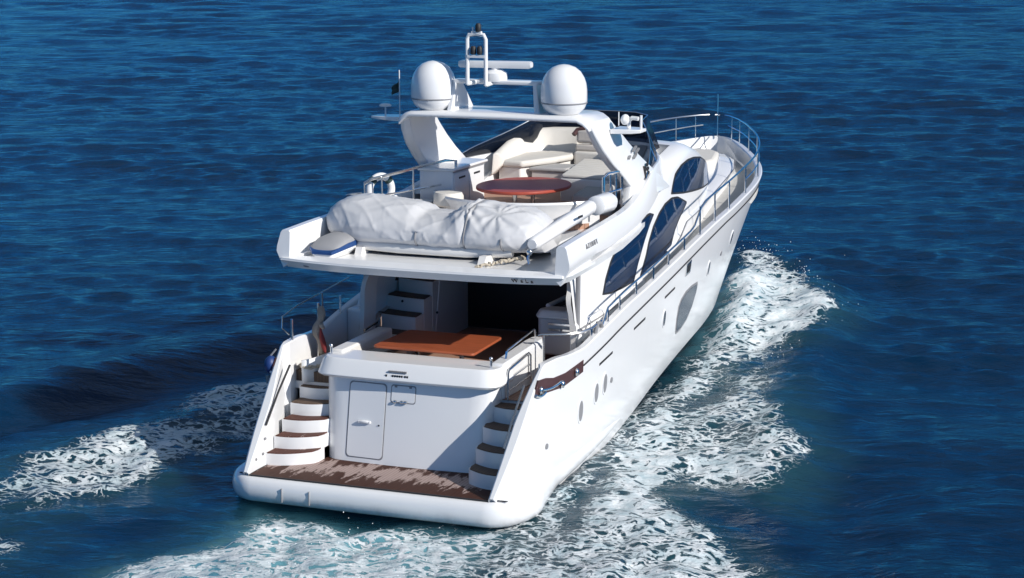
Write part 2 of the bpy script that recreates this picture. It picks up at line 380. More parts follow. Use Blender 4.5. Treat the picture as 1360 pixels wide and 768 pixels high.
    me = bpy.data.meshes.new('sea'); me.vertices.add(len(verts)); me.vertices.foreach_set('co', verts.ravel())
    me.loops.add(quads.size); me.loops.foreach_set('vertex_index', quads.ravel())
    me.polygons.add(len(quads)); me.polygons.foreach_set('loop_start', np.arange(0, quads.size, 4, dtype=np.int32))
    me.polygons.foreach_set('use_smooth', np.ones(len(quads), bool))
    me.update(calc_edges=True)
    for nm, a in (('foam', foam), ('aer', aer), ('milk', milk)):
        at = me.attributes.new(nm, 'FLOAT', 'POINT'); at.data.foreach_set('value', a.ravel().astype(np.float32))
    o = bpy.data.objects.new('sea', me); COL.objects.link(o); o['kind'] = 'structure'
    print('water verts', len(verts))
    return o
FOAM = [
 # (outline on the water, soft edge, amount, aeration, wobble)
 ([(0.2, 25.6), (1.2, 25.3), (2.4, 23.6), (4.1, 20.9), (5.4, 18.3), (5.3, 16.2), (4.9, 14.4), (3.6, 14.0), (2.3, 15.6), (1.5, 18.6), (0.9, 22.2)], 0.7, 0.88, 0.85, 0.8),
 ([(0.6, 24.0), (2.2, 22.4), (3.2, 19.4), (3.4, 16.5), (2.2, 16.5), (1.5, 19.0)], 0.7, 1.02, 0.9, 0.6),
 ([(1.4, 18.8), (4.8, 16.0), (4.6, 14.6), (4.7, 12.8), (4.4, 10.5), (3.9, 9.0), (2.6, 8.6), (2.3, 10.6), (2.0, 12.8), (1.8, 15.5)], 0.9, 0.82, 1.0, 0.8),
 ([(4.0, 14.6), (5.1, 12.4), (6.6, 9.0), (7.5, 7.0), (7.7, 3.6), (6.35, 3.8), (5.4, 2.8), (3.6, 5.9), (3.4, 9.6)], 1.0, 0.74, 0.9, 0.9),
 ([(2.7, 9.4), (4.4, 8.8), (5.6, 4.5), (5.8, 2.7), (7.4, 0.9), (9.0, -0.8), (9.6, -3.8), (3.4, -4.2), (3.7, -1.6), (3.5, 1.2), (3.2, 3.6), (2.7, 6.0)], 0.9, 0.82, 0.9, 0.9),
 ([(2.0, 10.5), (1.8, 13.4), (2.5, 12.8), (3.3, 8.6), (3.8, 3.2), (4.2, -1.2), (3.4, -2.4), (2.4, 0.4), (2.7, 3.0), (2.4, 6.0)], 0.5, 0.60, 1.0, 0.5),
 ([(-2.5, 0.5), (-1.0, 0.3), (1.2, 0.3), (2.7, 0.35), (3.25, 0.7), (3.4, -1.1), (3.4, -3.2), (2.8, -9), (-6.0, -9), (-4.6, -6.2), (-3.4, -3.7), (-2.7, -2.2)], 0.9, 0.74, 1.0, 0.8),
 ([(-1.6, -0.9), (1.8, -0.7), (2.9, -1.2), (2.6, -8), (-3.6, -8), (-2.2, -3)], 1.0, 0.84, 1.0, 1.0),
 ([(-5.0, 6.0), (-6.5, 5.6), (-7.6, 4.2), (-8.4, 2.9), (-9.2, 0.9), (-9.0, -0.9), (-6.9, -2.8), (-5.7, -2.4), (-5.0, -0.9), (-4.2, -0.4), (-4.4, 1.9), (-4.0, 3.2)], 1.2, 0.72, 0.65, 1.3),
 ([(-7.6, -2.0), (-5.9, -2.2), (-4.9, -2.9), (-4.3, -4.8), (-5.5, -5.8), (-8.0, -4.0)], 0.9, 0.70, 0.5, 0.9),
 ([(-3.4, 4.0), (-5.0, 2.8), (-7.7, 5.4), (-7.6, 7.6), (-6.4, 9.2), (-4.4, 8.2)], 1.0, 0.76, 0.6, 1.2),
 ([(-3.0, 9.0), (-5.3, 10.4), (-6.9, 9.0), (-4.4, 4.6), (-3.0, 5.0)], 1.0, 0.66, 0.5, 1.0),
]
def water_material():
    k = N('sea_water')
    tc = k.n('ShaderNodeTexCoord'); P = tc.outputs['Object']
    fo = k.n('ShaderNodeAttribute', attribute_name='foam'); ae = k.n('ShaderNodeAttribute', attribute_name='aer')
    def noise(scale, det=4, rough=0.55, vec=None, dist=0.0, st=(1, 1, 1), rot=0.0):
        mp = k.n('ShaderNodeMapping', vector_type='TEXTURE'); mp.inputs['Scale'].default_value = tuple(1/q for q in st); mp.inputs['Rotation'].default_value = (0, 0, rot); k.l(vec or P, mp.inputs[0])
        nz = k.n('ShaderNodeTexNoise'); nz.inputs['Scale'].default_value = scale; nz.inputs['Detail'].default_value = det; nz.inputs['Roughness'].default_value = rough; nz.inputs['Distortion'].default_value = dist
        k.l(mp.outputs[0], nz.inputs['Vector']); return nz
    def math_(op, a, b=None, c=None, clamp=False):
        d = k.n('ShaderNodeMath', operation=op); d.use_clamp = clamp
        for i, x in enumerate((a, b, c)):
            if x is None: continue
            if isinstance(x, (int, float)): d.inputs[i].default_value = x
            else: k.l(x, d.inputs[i])
        return d.outputs[0]
    def vadd(v, nz, amt):
        s = k.n('ShaderNodeVectorMath', operation='SUBTRACT'); k.l(nz.outputs['Color'], s.inputs[0]); s.inputs[1].default_value = (0.5, 0.5, 0.5)
        m = k.n('ShaderNodeVectorMath', operation='SCALE'); k.l(s.outputs[0], m.inputs[0]); m.inputs['Scale'].default_value = amt
        a = k.n('ShaderNodeVectorMath', operation='ADD'); k.l(v, a.inputs[0]); k.l(m.outputs[0], a.inputs[1]); return a.outputs[0]
    W = vadd(P, noise(1.3, 3), 0.9); W2 = vadd(W, noise(5.0, 3), 0.16)
    def cells(scale, vec, st):
        mp = k.n('ShaderNodeMapping', vector_type='TEXTURE'); mp.inputs['Scale'].default_value = tuple(1/q for q in st); mp.inputs['Rotation'].default_value = (0, 0, 0.30); k.l(vec, mp.inputs[0])
        v = k.n('ShaderNodeTexVoronoi', feature='DISTANCE_TO_EDGE'); v.inputs['Scale'].default_value = scale; k.l(mp.outputs[0], v.inputs['Vector']); return v.outputs['Distance']
    c1 = cells(3.9, W2, (0.60, 1.2, 1)); c2 = cells(9.0, W2, (0.65, 1.2, 1))
    web1 = math_('SUBTRACT', 1.0, math_('MULTIPLY', c1, 2.7), clamp=True)
    web2 = math_('SUBTRACT', 1.0, math_('MULTIPLY', c2, 2.6), clamp=True)
    nz = noise(3.2, 6, 0.62, W).outputs['Fac']; nf = noise(13, 5, 0.65, st=(.7, 1.2, 1), rot=.3).outputs['Fac']
    pat = math_('ADD', math_('MULTIPLY', web1, 0.56), math_('ADD', math_('MULTIPLY', web2, 0.26), math_('ADD', math_('MULTIPLY', nz, 0.26), math_('MULTIPLY', nf, 0.20))))
    # foam shows where the pattern rises above (1 - density)
    th = math_('SUBTRACT', 1.19, math_('MULTIPLY', fo.outputs['Fac'], 0.84))
    ff = math_('MULTIPLY', math_('SUBTRACT', pat, th), 6.0, clamp=True)
    ff = math_('MULTIPLY', ff, math_('MULTIPLY', fo.outputs['Fac'], 3.0, clamp=True))
    foamf = ff
    # water body
    deep = k.n('ShaderNodeMix', data_type='RGBA'); deep.inputs[6].default_value = (0.0002, 0.011, 0.036, 1); deep.inputs[7].default_value = (0.0006, 0.028, 0.076, 1)
    k.l(noise(0.07, 3, 0.5, st=(0.6, 1.3, 1)).outputs['Fac'], deep.inputs[0])
    teal = k.n('ShaderNodeMix', data_type='RGBA'); k.l(deep.outputs[2], teal.inputs[6]); teal.inputs[7].default_value = (0.018, 0.072, 0.086, 1)
    k.l(math_('MULTIPLY', ae.outputs['Fac'], math_('ADD', 0.25, math_('MULTIPLY', noise(0.9, 5, 0.6).outputs['Fac'], 1.0)), clamp=True), teal.inputs[0])
    mk = k.n('ShaderNodeAttribute', attribute_name='milk'); milk = k.n('ShaderNodeMix', data_type='RGBA'); k.l(teal.outputs[2], milk.inputs[6]); milk.inputs[7].default_value = (0.14, 0.36, 0.42, 1)
    k.l(math_('MULTIPLY', mk.outputs['Fac'], math_('MULTIPLY', noise(1.6, 5, 0.6, W).outputs['Fac'], 1.7), clamp=True), milk.inputs[0])
    whit = k.n('ShaderNodeMix', data_type='RGBA'); k.l(foamf, whit.inputs[0]); k.l(milk.outputs[2], whit.inputs[6])
    fc = k.n('ShaderNodeMix', data_type='RGBA'); fc.inputs[6].default_value = (0.42, 0.53, 0.57, 1); fc.inputs[7].default_value = (0.82, 0.84, 0.85, 1)
    k.l(math_('MULTIPLY', math_('SUBTRACT', noise(2.2, 6, 0.65, W).outputs['Fac'], 0.34), 3.0, clamp=True), fc.inputs[0]); k.l(fc.outputs[2], whit.inputs[7])
    k.l(whit.outputs[2], k.b.inputs['Base Color'])
    k.b.subsurface_method = 'BURLEY'; k.b.inputs['Subsurface Radius'].default_value = (1.0, 1.0, 1.0); k.b.inputs['Subsurface Scale'].default_value = 1.6
    k.l(math_('SUBTRACT', 1.0, foamf, clamp=True), k.b.inputs['Subsurface Weight'])
    k.l(math_('ADD', 0.09, math_('MULTIPLY', foamf, 0.6)), k.b.inputs['Roughness'])
    k.set(IOR=1.33)
    # ripples
    h1 = noise(0.75, 5, 0.58, st=(0.42, 1.2, 1), rot=0.36, dist=0.3).outputs['Fac']
    h2 = noise(2.6, 5, 0.6, st=(0.5, 1.2, 1), rot=0.22, dist=0.4).outputs['Fac']
    hf = math_('MULTIPLY', foamf, math_('ADD', 0.7, math_('MULTIPLY', nf, 0.8)))
    wind = noise(0.055, 3, 0.5, st=(0.5, 1.3, 1), rot=0.36).outputs['Fac']; wmr = k.n('ShaderNodeMapRange'); wmr.inputs[1].default_value = 0.34; wmr.inputs[2].default_value = 0.66; wmr.inputs[3].default_value = 0.6; wmr.inputs[4].default_value = 1.0; k.l(wind, wmr.inputs[0])
    b1 = k.n('ShaderNodeBump'); k.l(wmr.outputs[0], b1.inputs['Strength']); b1.inputs['Distance'].default_value = 0.30; k.l(h1, b1.inputs['Height'])
    b2 = k.n('ShaderNodeBump'); k.l(wmr.outputs[0], b2.inputs['Strength']); b2.inputs['Distance'].default_value = 0.10; k.l(h2, b2.inputs['Height']); k.l(b1.outputs[0], b2.inputs['Normal'])
    b3 = k.n('ShaderNodeBump'); b3.inputs['Strength'].default_value = 0.8; b3.inputs['Distance'].default_value = 0.06; k.l(hf, b3.inputs['Height']); k.l(b2.outputs[0], b3.inputs['Normal'])
    k.l(b3.outputs[0], k.b.inputs['Normal'])
    return k.m
sea = build_water(); sea.data.materials.append(water_material())

def spray():
    b = MB(); r = random.Random(3)
    path = [(0.5, 25.4, .5), (2.3, 23.4, .55), (3.8, 20.9, .5), (5.0, 18.2, .4), (4.9, 15.6, .25), (4.7, 13.6, .15)]
    for i in range(520):
        if i < 400:
            t = r.random()**1.2*(len(path)-1); k = min(int(t), len(path)-2); u = t-k; p = [path[k][q]*(1-u)+path[k+1][q]*u for q in range(3)]; hgt = p[2]
        else:
            p = [r.uniform(-.2, 3.0), r.uniform(-4.5, -1.0), .2]; hgt = .3
        x = p[0] + r.gauss(-.1, .35); y = p[1] + r.gauss(0, .35); z = .12 + abs(r.gauss(0, .45))*hgt*1.3; q = r.choice([.007, .009, .012, .016])
        b.add([(x+q, y, z), (x-q, y, z), (x, y+q, z), (x, y-q, z), (x, y, z+q), (x, y, z-q)], [(0, 2, 4), (2, 1, 4), (1, 3, 4), (3, 0, 4), (2, 0, 5), (1, 2, 5), (3, 1, 5), (0, 3, 5)])
    o = b.build('spray', simple('spray_white', (0.8, 0.82, 0.83), 0.5), None, recalc=False); o['kind'] = 'stuff'; return o
spray()
# ------------------------------------------------------------------ the yacht
Y0 = thing('yacht', 'white flybridge motor yacht under way, seen from astern, with teak swim platform', 'yacht')
HB = itp([0, 1, 2.0, 3, 6, 12, 15, 16, 17, 18, 19, 20, 21, 22, 23, 23.5, 23.9, 24.1, 24.2], [2.66, 2.80, 2.87, 2.96, 3.09, 3.10, 3.08, 3.05, 3.0, 2.9, 2.72, 2.45, 2.08, 1.62, 1.10, .78, .47, .26, 0.0])
ZS = itp([0.2, 1.27, 1.9, 2.15, 2.35, 2.9, 3.56, 4.1, 4.9, 5.76, 7, 8.5, 9.8, 11, 12.2, 13.5, 14.9, 16.6, 18, 24.2], [.62, 1.72, 2.40, 2.64, 2.79, 2.80, 2.75, 2.74, 2.86, 3.0, 3.18, 3.34, 3.50, 3.65, 3.81, 3.96, 4.09, 4.25, 4.36, 4.77])
HC = itp([0, 2, 6, 10, 14, 16, 18, 20, 21.5, 22.6, 24.2], [2.66, 2.80, 2.82, 2.72, 2.5, 2.28, 1.93, 1.38, .85, .45, 0.0])
ZC = itp([0, 4, 6, 8, 10, 12, 14, 17, 20, 22, 24.2], [0.0, 0.02, .2, .48, .8, 1.03, 1.17, 1.28, 1.5, 1.85, 2.4])
ZK = itp([0, 14, 18, 21, 24.2], [-.75, -.75, -.55, 0.1, 2.2])
def ylow(ys, f=1.0): return ys if ys < 14 else 14 + (ys-14)*(1 - 0.075*f)
def hull_side(ys, t):
    """point on the starboard topside, t = 0 chine .. 1 sheer"""
    p = float(np.interp(ys, [0, 10, 17, 24], [0.45, 0.6, 1.0, 1.15])); g = t**p
    x = HC(ys) + (HB(ys) - HC(ys))*g; z = ZC(ys) + (ZS(ys) - ZC(ys))*t
    y = ylow(ys) + (ys - ylow(ys))*t
    if ys < 1.0: y = max(ys, 1.0 - .8*min(max((z-.25)/.35, 0), 1))
    return Vector((x, y, z))
def on_side(y, z, off=0.0):
    """point on the hull side at given y, z (boat frame)"""
    t = min(max((z - ZC(y))/(ZS(y) - ZC(y)), 0), 1)
    for _ in range(6):
        ys = y + (y - hull_side(y, t).y) if y > 14 else y
        p = hull_side(ys, t); t = min(max((z - ZC(ys))/(ZS(ys) - ZC(ys)), 0), 1)
    e = 0.05
    a = hull_side(ys + e, t) - hull_side(ys - e, t); b = hull_side(ys, min(t+e, 1)) - hull_side(ys, t-e if t > e else 0)
    n = a.cross(b); n.normalize()
    if n.x < 0: n = -n
    p = Vector((p.x, y, z)); return p + n*off, n
def zin(y):
    return .5 if y < 2.68 else 1.8 if y < 5.5 else ZS(y) - .34 if y < 17 else ZS(y) - (.34 + .3*min((y-17)/4, 1))
def capw(y): return HB(y) - float(np.interp(y, [.2, 1.4, 2.3], [2.56, 2.62, 2.80])) if y < 2.3 else float(np.interp(y, [2.3, 20, 23, 24.2], [.172, .19, .20, .05]))
def build_hull():
    b = MB(); ys = list(np.linspace(0.2, 2.9, 22)) + list(np.linspace(3.1, 17, 48)) + list(np.linspace(17.3, 23.6, 30)) + [23.75, 23.88, 24.0, 24.08, 24.14, 24.18, 24.2]
    for s in (1, -1):
        rows = []
        for y in ys:
            h = HB(y); cw = min(capw(y), h); zi = zin(y); zsh = ZS(y)
            rows.append([(0, max(ylow(y, 1.6), 1.0), ZK(y))] + [(s*HC(y)*.93, max(ylow(y), 1.0), ZC(y)-.06)] + [(s*hull_side(y, t).x, hull_side(y, t).y, hull_side(y, t).z) for t in [i/10 for i in range(11)]]
                        + [(s*(h-.03 if h > .03 else 0), y, zsh+.025), (s*max(h-cw+.03, 0), y, zsh+.025), (s*max(h-cw, 0), y, zsh), (s*max(h-cw-.02*0, 0), y, min(zi, zsh))])
        b.grid(rows)
        # aft end of the quarter, a narrow face looking astern
        r0 = rows[0]; b.add([p for p in r0], [tuple(range(len(r0)))])
    return b.build('hull', GELH, Y0, ang=28)
hull = build_hull()

# rub rail along the topsides and the marks on the hull
for s in (1, -1):
    ysr = np.linspace(4.2, 23.2, 60)
    def zr(y): return float(np.interp(y, [3.75, 5.24, 6.22, 9.92, 12.5, 14.45, 17.5, 23.2], [2.34, 2.58, 2.74, 3.23, 3.59, 3.84, 4.12, 4.45]))
    pts = []
    for y in ysr:
        p, n = on_side(y, zr(y), .012); pts.append((s*p.x, p.y, p.z))
    MB().tube(pts, .018, 6).build('rub_rail', RUBBER, hull)
def side_shape(poly, name, mat, parent, s=1, off=.006, depth=.02, label=None, inner=None):
    """a flat fitting shaped on the hull side, poly in (y,z)"""
    P = []; Q = []
    for y, z in poly:
        p, n = on_side(y, z, off); q, _ = on_side(y, z, off - depth - .02); P.append((s*p.x, p.y, p.z)); Q.append((s*q.x, q.y, q.z))
    return MB().loft([Q, P]).build(name, mat, parent, ang=30, label=label)
def oval(y, z, ry, rz, n=20, p=2.0):
    return [(y + ry*math.copysign(abs(math.cos(a))**(2/p), math.cos(a)), z + rz*math.copysign(abs(math.sin(a))**(2/p), math.sin(a))) for a in [2*math.pi*i/n for i in range(n)]]
for s in (1, -1):
    for y, z, ry, rz in [(4.16, 1.46, .15, .27), (5.02, 1.65, .15, .25), (5.53, 1.74, .15, .25), (9.65, 2.34, .12, .22), (13.45, 2.85, .12, .2), (15.7, 3.25, .12, .2)]:
        o = side_shape(oval(y, z, ry, rz), 'porthole', GEL, hull, s, off=.014)
        side_shape(oval(y, z, ry*.72, rz*.8), 'pane', GLASSG if y > 9 else GREYP, o, s, off=.018)
    hw = side_shape([(10.97, 1.70), (10.88, 1.78), (10.82, 2.1), (10.86, 2.40), (11.02, 2.54), (11.4, 2.66), (11.9, 2.71), (12.42, 2.70), (12.50, 2.62), (12.48, 2.42), (12.26, 2.10), (11.9, 1.86), (11.4, 1.73)], 'hull_window', GREYP, hull, s, off=.010)
    side_shape([(10.99, 1.76), (10.93, 1.83), (10.88, 2.1), (10.92, 2.37), (11.07, 2.49), (11.42, 2.60), (11.9, 2.65), (12.36, 2.64), (12.43, 2.58), (12.41, 2.43), (12.2, 2.14), (11.86, 1.91), (11.38, 1.78)], 'pane', GLASSG, hw, s, off=.016)
    for y0, z0, y1, z1 in [(9.55, 2.84, 10.31, 2.93), (7.33, 2.55, 8.11, 2.64), (5.12, 2.23, 5.91, 2.33)]:
        side_shape([(y0, z0-.025), (y1, z1-.025), (y1, z1+.025), (y0, z0+.025)], 'vent_slot', RUBBER, hull, s, off=.008)
    f = side_shape([(11.12, 3.05), (11.5, 3.1), (11.5, 3.4), (11.12, 3.34)], 'fairlead', CHROME, hull, s, off=.02)
    side_shape([(11.2, 3.12), (11.43, 3.15), (11.43, 3.33), (11.2, 3.29)], 'opening', RUBBER, f, s, off=.026)
    for y, z in [(2.46, 1.13), (5.95, 1.72), (14.65, 3.02)]:
        side_shape(oval(y, z, .06, .06, 12), 'drain', GREYP, hull, s, off=.02)
    # mooring recess in the quarter, with its roller and cleats
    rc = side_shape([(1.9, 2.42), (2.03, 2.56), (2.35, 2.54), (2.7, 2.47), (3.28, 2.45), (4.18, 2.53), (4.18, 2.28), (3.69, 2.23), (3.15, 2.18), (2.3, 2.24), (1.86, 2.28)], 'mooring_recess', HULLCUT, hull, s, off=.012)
    for y0, z0, y1, z1 in [(2.0, 2.37, 3.0, 2.33), (1.84, 2.3, 2.3, 2.27)]:
        pts = []
        for i in range(6):
            t = i/5; p, n = on_side(y0+(y1-y0)*t, z0+(z1-z0)*t - .05*math.sin(t*3.1), .035); pts.append((s*p.x, p.y, p.z))
        MB().tube(pts, .028, 8).build('fairlead_bar', CHROME, rc)
    for y, z in [(3.05, 2.27), (3.75, 2.37), (2.05, 2.36)]:
        p, n = on_side(y, z, .05); MB().ell((s*p.x, p.y, p.z), .05, .06, .08, 12).build('cleat', CHROME, rc)

# bumper that wraps the platform and runs forward along the quarters
def build_platform():
    pl = MB()
    path = []
    N0 = 26
    for i in range(N0):
        y = 8.4 - (8.4-1.5)*i/(N0-1); path.append((HB(y)+.0, y, None))
    prof = [(-.50, .262), (-.06, .262), (.0, .25), (.055, .20), (.09, .11), (.10, .0), (.08, -.11), (.02, -.20), (-.06, -.24), (-.50, -.25)]
    rows = []
    def ring(cx, cy, nx, ny, zc, sc, push):
        return [(cx + nx*(d*sc if d > -.3 else d) + nx*push, cy + ny*(d*sc if d > -.3 else d) + ny*push, zc + z*(.25+.75*sc)) for d, z in prof]
    # half outline: forward starboard -> around the corner -> centreline
    half = []
    for i in range(N0):
        t = i/(N0-1); y = 8.6 + (1.25-8.6)*t
        zc = float(np.interp(y, [1.25, 3, 5, 8.6], [.31, .34, .48, .82])); p, n = on_side(y, max(zc, ZC(y)+.05))
        sc = min(1, .12 + 1.1*t); px = p.x + (-.05 + .05*t)*1.0
        if y < 3: px = px*(1-(3-y)/1.75) + 3.16*(3-y)/1.75
        half.append((px, y, 1, 0, zc, sc, 0))
    for i in range(1, 10):
        a = R(90*i/9); half.append((2.46 + .70*math.cos(a), .80 - .66*math.sin(a) + .45*(1-i/9)**2, math.cos(a), -math.sin(a), .31, 1, 0))
    for x in (1.8, 1.2, .6, 0): half.append((x, .14 - .02*(1-x/1.8), 0, -1, .31, 1, 0))
    rows = [ring(*h) for h in half] + [ring(-h[0], h[1], -h[2], h[3], h[4], h[5], h[6]) for h in half[:-1]][::-1]
    pl.grid(rows)
    pl.f.append(tuple(range(len(prof))));
    # slab
    pl.prism([(-2.5, .40), (2.5, .40), (2.6, 1.2), (2.6, 2.75), (-2.6, 2.75), (-2.6, 1.2)], .05, .5725)
    o = pl.build('swim_platform', GELH, Y0, ang=40, sub=0)
    MB().prism([(-2.55, .24), (2.55, .24), (2.55, 2.0), (-2.55, 2.0)], .576, .598).build('teak_deck', TEAKW, o)
    # dark rubber edge of the teak
    b = MB(); b.box(-2.575, 2.575, .212, .24, .565, .602); b.box(-2.58, -2.551, .24, 2.0, .57, .602); b.box(2.551, 2.58, .24, 2.0, .57, .602)
    b.build('deck_edging', RUBBER, o)
    for x in (-2.72, 2.80):
        MB().box(x-.10, x+.10, .30, .34, .585, .600).build('deck_slot', RUBBER, o)
    # faint access plates on the stern face of the bumper
    for x0 in (-1.75, -1.15): MB().box(x0, x0+.012, .015, .06, .16, .44).build('plate_seam', GREYP, o)
    return o
platform = build_platform()

# transom block: garage door face, lip, settee surround
def build_transom():
    def wall_y(z): return 1.9 + (z-.6)*.19
    def face(x, z): return wall_y(z) - .10*(1-(x/1.9)**2)
    b = MB(); rows = []
    for z in (.55, .9, 1.3, 1.7, 2.1, 2.32):
        hw = 1.74 + (z-.55)*.075
        r = [(hw*.985, 4.2, z), (hw, wall_y(z)+.55, z), (hw, wall_y(z)+.30, z)] + [(hw-.26+.26*math.cos(a), wall_y(z)+.26-.26*math.sin(a), z) for a in (R(22), R(45), R(68))]
        r += [(hw*t, face(hw*t, z), z) for t in np.linspace(.84, -.84, 19)] + [(-hw+.26-.26*math.cos(a), wall_y(z)+.26-.26*math.sin(a), z) for a in (R(68), R(45), R(22))] + [(-hw, wall_y(z)+.30, z), (-hw, wall_y(z)+.55, z), (-hw*.985, 4.2, z)]
        rows.append(r)
    b.loft(rows)
    tr = b.build('transom', GEL, Y0, ang=40)
    # lip
    l = MB(); secs = []
    for z, d, hw in [(2.27, -.13, 1.97), (2.32, -.19, 2.0), (2.58, -.05, 1.95), (2.64, .0, 1.90)]:
        yc = wall_y(2.3) + d - .06
        secs.append([(hw, 2.95, z), (hw, yc+.28, z), (hw-.05, yc+.12, z), (hw-.18, yc+.02, z)] + [(hw*t, yc-.045*(1-t*t), z) for t in np.linspace(.82, -.82, 15)] + [(-hw+.18, yc+.02, z), (-hw+.05, yc+.12, z), (-hw, yc+.28, z), (-hw, 2.95, z)])
    l.loft(secs)
    lip = l.build('transom_lip', GEL, tr, ang=38, bevel=.012)
    # door and hatch follow the curved face
    def panel(x0, x1, z0, z1, name, mat, off, par, r=.08):
        P = []
        n = 6
        for cx, cz, a0 in [(x1-r, z0+r, -90), (x1-r, z1-r, 0), (x0+r, z1-r, 90), (x0+r, z0+r, 180)]:
            for i in range(n+1):
                a = R(a0 + 90*i/n); P.append((cx + r*math.cos(a), cz + r*math.sin(a)))
        return MB().loft([[(x, face(x, z)+.03, z) for x, z in P], [(x, face(x, z)-off, z) for x, z in P]])
    panel(-1.25, -.40, .68, 2.20, '', None, .004, None).build('door_gasket', GREYP, tr)
    d = panel(-1.225, -.425, .705, 2.175, '', None, .012, None).build('garage_door', GEL, tr)
    MB().box(-.98, -.72, face(-.85, 1.42)-.06, face(-.85, 1.42)-.008, 1.39, 1.43).ell((-.85, face(-.85, 1.42)-.045, 1.415), .12, .03, .035, 12).build('handle', GEL, d)
    MB().lathe([(.02, 0), (.02, .01)], (-.53, face(-.5, 1.4)-.014, 1.36), 10).ell((-.53, face(-.5, 1.4)-.014, 1.36), .022, .01, .022, 10).build('lock', RUBBER, d)
    panel(-.31, .24, 1.84, 2.20, '', None, .003, None, .05).build('hatch_gasket', GREYP, tr)
    h = panel(-.29, .22, 1.86, 2.18, '', None, .010, None, .045).build('hatch', GEL, tr)
    for x in (-.2, .12): MB().box(x-.025, x+.025, face(x, 2.17)-.03, face(x, 2.17)-.005, 2.15, 2.19).build('hinge', GREYP, h)
    for x in (-.2, -.05, .03): MB().ell((x, face(x, 1.87)-.03, 1.87), .045, .03, .035, 10).build('latch', CHROME, h)
    # name and port on the lip: too small to read, two short rows of letters
    ly = wall_y(2.3)-.15-.11
    k = MB()
    for i, x in enumerate(np.linspace(-.30, .06, 9)): k.box(x-.016, x+.016, ly+.02, ly+.12, 2.470, 2.505)
    k.build('port_lettering', GREYP, tr)
    k = MB()
    for x in [-.22, -.17, -.12, -.07, -.02, .05, .1]: k.box(x-.017, x+.017, ly+.0, ly+.12, 2.380, 2.425)
    k.build('name_lettering', INK, tr); MB().box(-.377, -.343, ly+.0, ly+.12, 2.380, 2.425).build('name_lettering', INK, tr)
    return tr
transom = build_transom()

# stairs either side of the transom
def stairs(s):
    b = MB(); treads = []
    # (z, y of nosing inboard, y of nosing outboard, next)
    lev = [(.88, 1.22, .92), (1.21, 1.58, 1.36), (1.55, 1.95, 1.80), (1.87, 2.38, 2.30)]
    if s < 0: lev = [(.83, 1.45, .98), (1.09, 1.72, 1.36), (1.36, 2.02, 1.72), (1.62, 2.34, 2.10), (1.87, 2.66, 2.52)]
    xi, xo = 1.70, 2.60
    for i, (z, ya, yb) in enumerate(lev):
        # rounded nosing plan
        front = [(xi, ya+.10)] + [(xi + (xo-xi)*t, ya + (yb-ya)*t - .13*math.sin(math.pi*t)) for t in np.linspace(0.05, 1, 8)]
        poly = [(s*x, y) for x, y in front] + [(s*xo, 3.0), (s*xi, 3.0)]
        b.prism(poly, .5 + .002*i, z)
        ti = [(s*(xi+.03), ya+.13)] + [(s*(xi + (xo-xi)*t), ya + (yb-ya)*t - .13*math.sin(math.pi*t) + .02) for t in np.linspace(.08, .97, 8)]
        bk = lev[i+1][1] if i+1 < len(lev) else 3.0
        treads.append(ti + [(s*(xo-.03), bk+.05), (s*(xi+.03), bk+.05)])
    o = b.build('stern_stairs', GEL, Y0, ang=35)
    for (z, ya, yb), t in zip(lev, treads):
        MB().prism(t, z-.01, z+.022).build('tread', TEAKR if (s < 0 and z < 1.6) else TEAKD, o)
    return o
stairs(1); stairs(-1)
# light strips set in the inner faces of the quarters
for s in (1, -1):
    q = MB(); P = []
    pts = [(s*2.60, 1.02+.0, 1.25), (s*2.60, 2.25, 2.44)]
    q.tube([(s*2.565, .98, 1.42), (s*2.565, 1.5, 1.95), (s*2.565, 2.05, 2.42)], .025, 6)
    q.build('quarter_handrail', RUBBER if s < 0 else CHROME, hull)
    for y, z in [(.55, .82), (.85, .86), (.95, 1.15)]: MB().ell((s*2.57, y, z), .02, .03, .03, 8).build('quarter_light', GREYP, hull)

# cockpit: sole, settee, table, bar, bulwark lining
ZCK = 1.95
b = MB(); b.prism([(-2.85, 2.65), (2.85, 2.65), (2.9, 9.2), (-2.9, 9.2)], ZCK-.15, ZCK)
ck = b.build('cockpit_sole', GELW, Y0)
MB().prism([(-2.0, 2.95), (1.75, 2.95), (1.75, 2.62), (2.58, 2.62), (2.62, 5.5), (2.4, 9.1), (-2.4, 9.1), (-2.6, 5.0)], ZCK+.001, ZCK+.02).build('teak_deck', TEAK, ck)
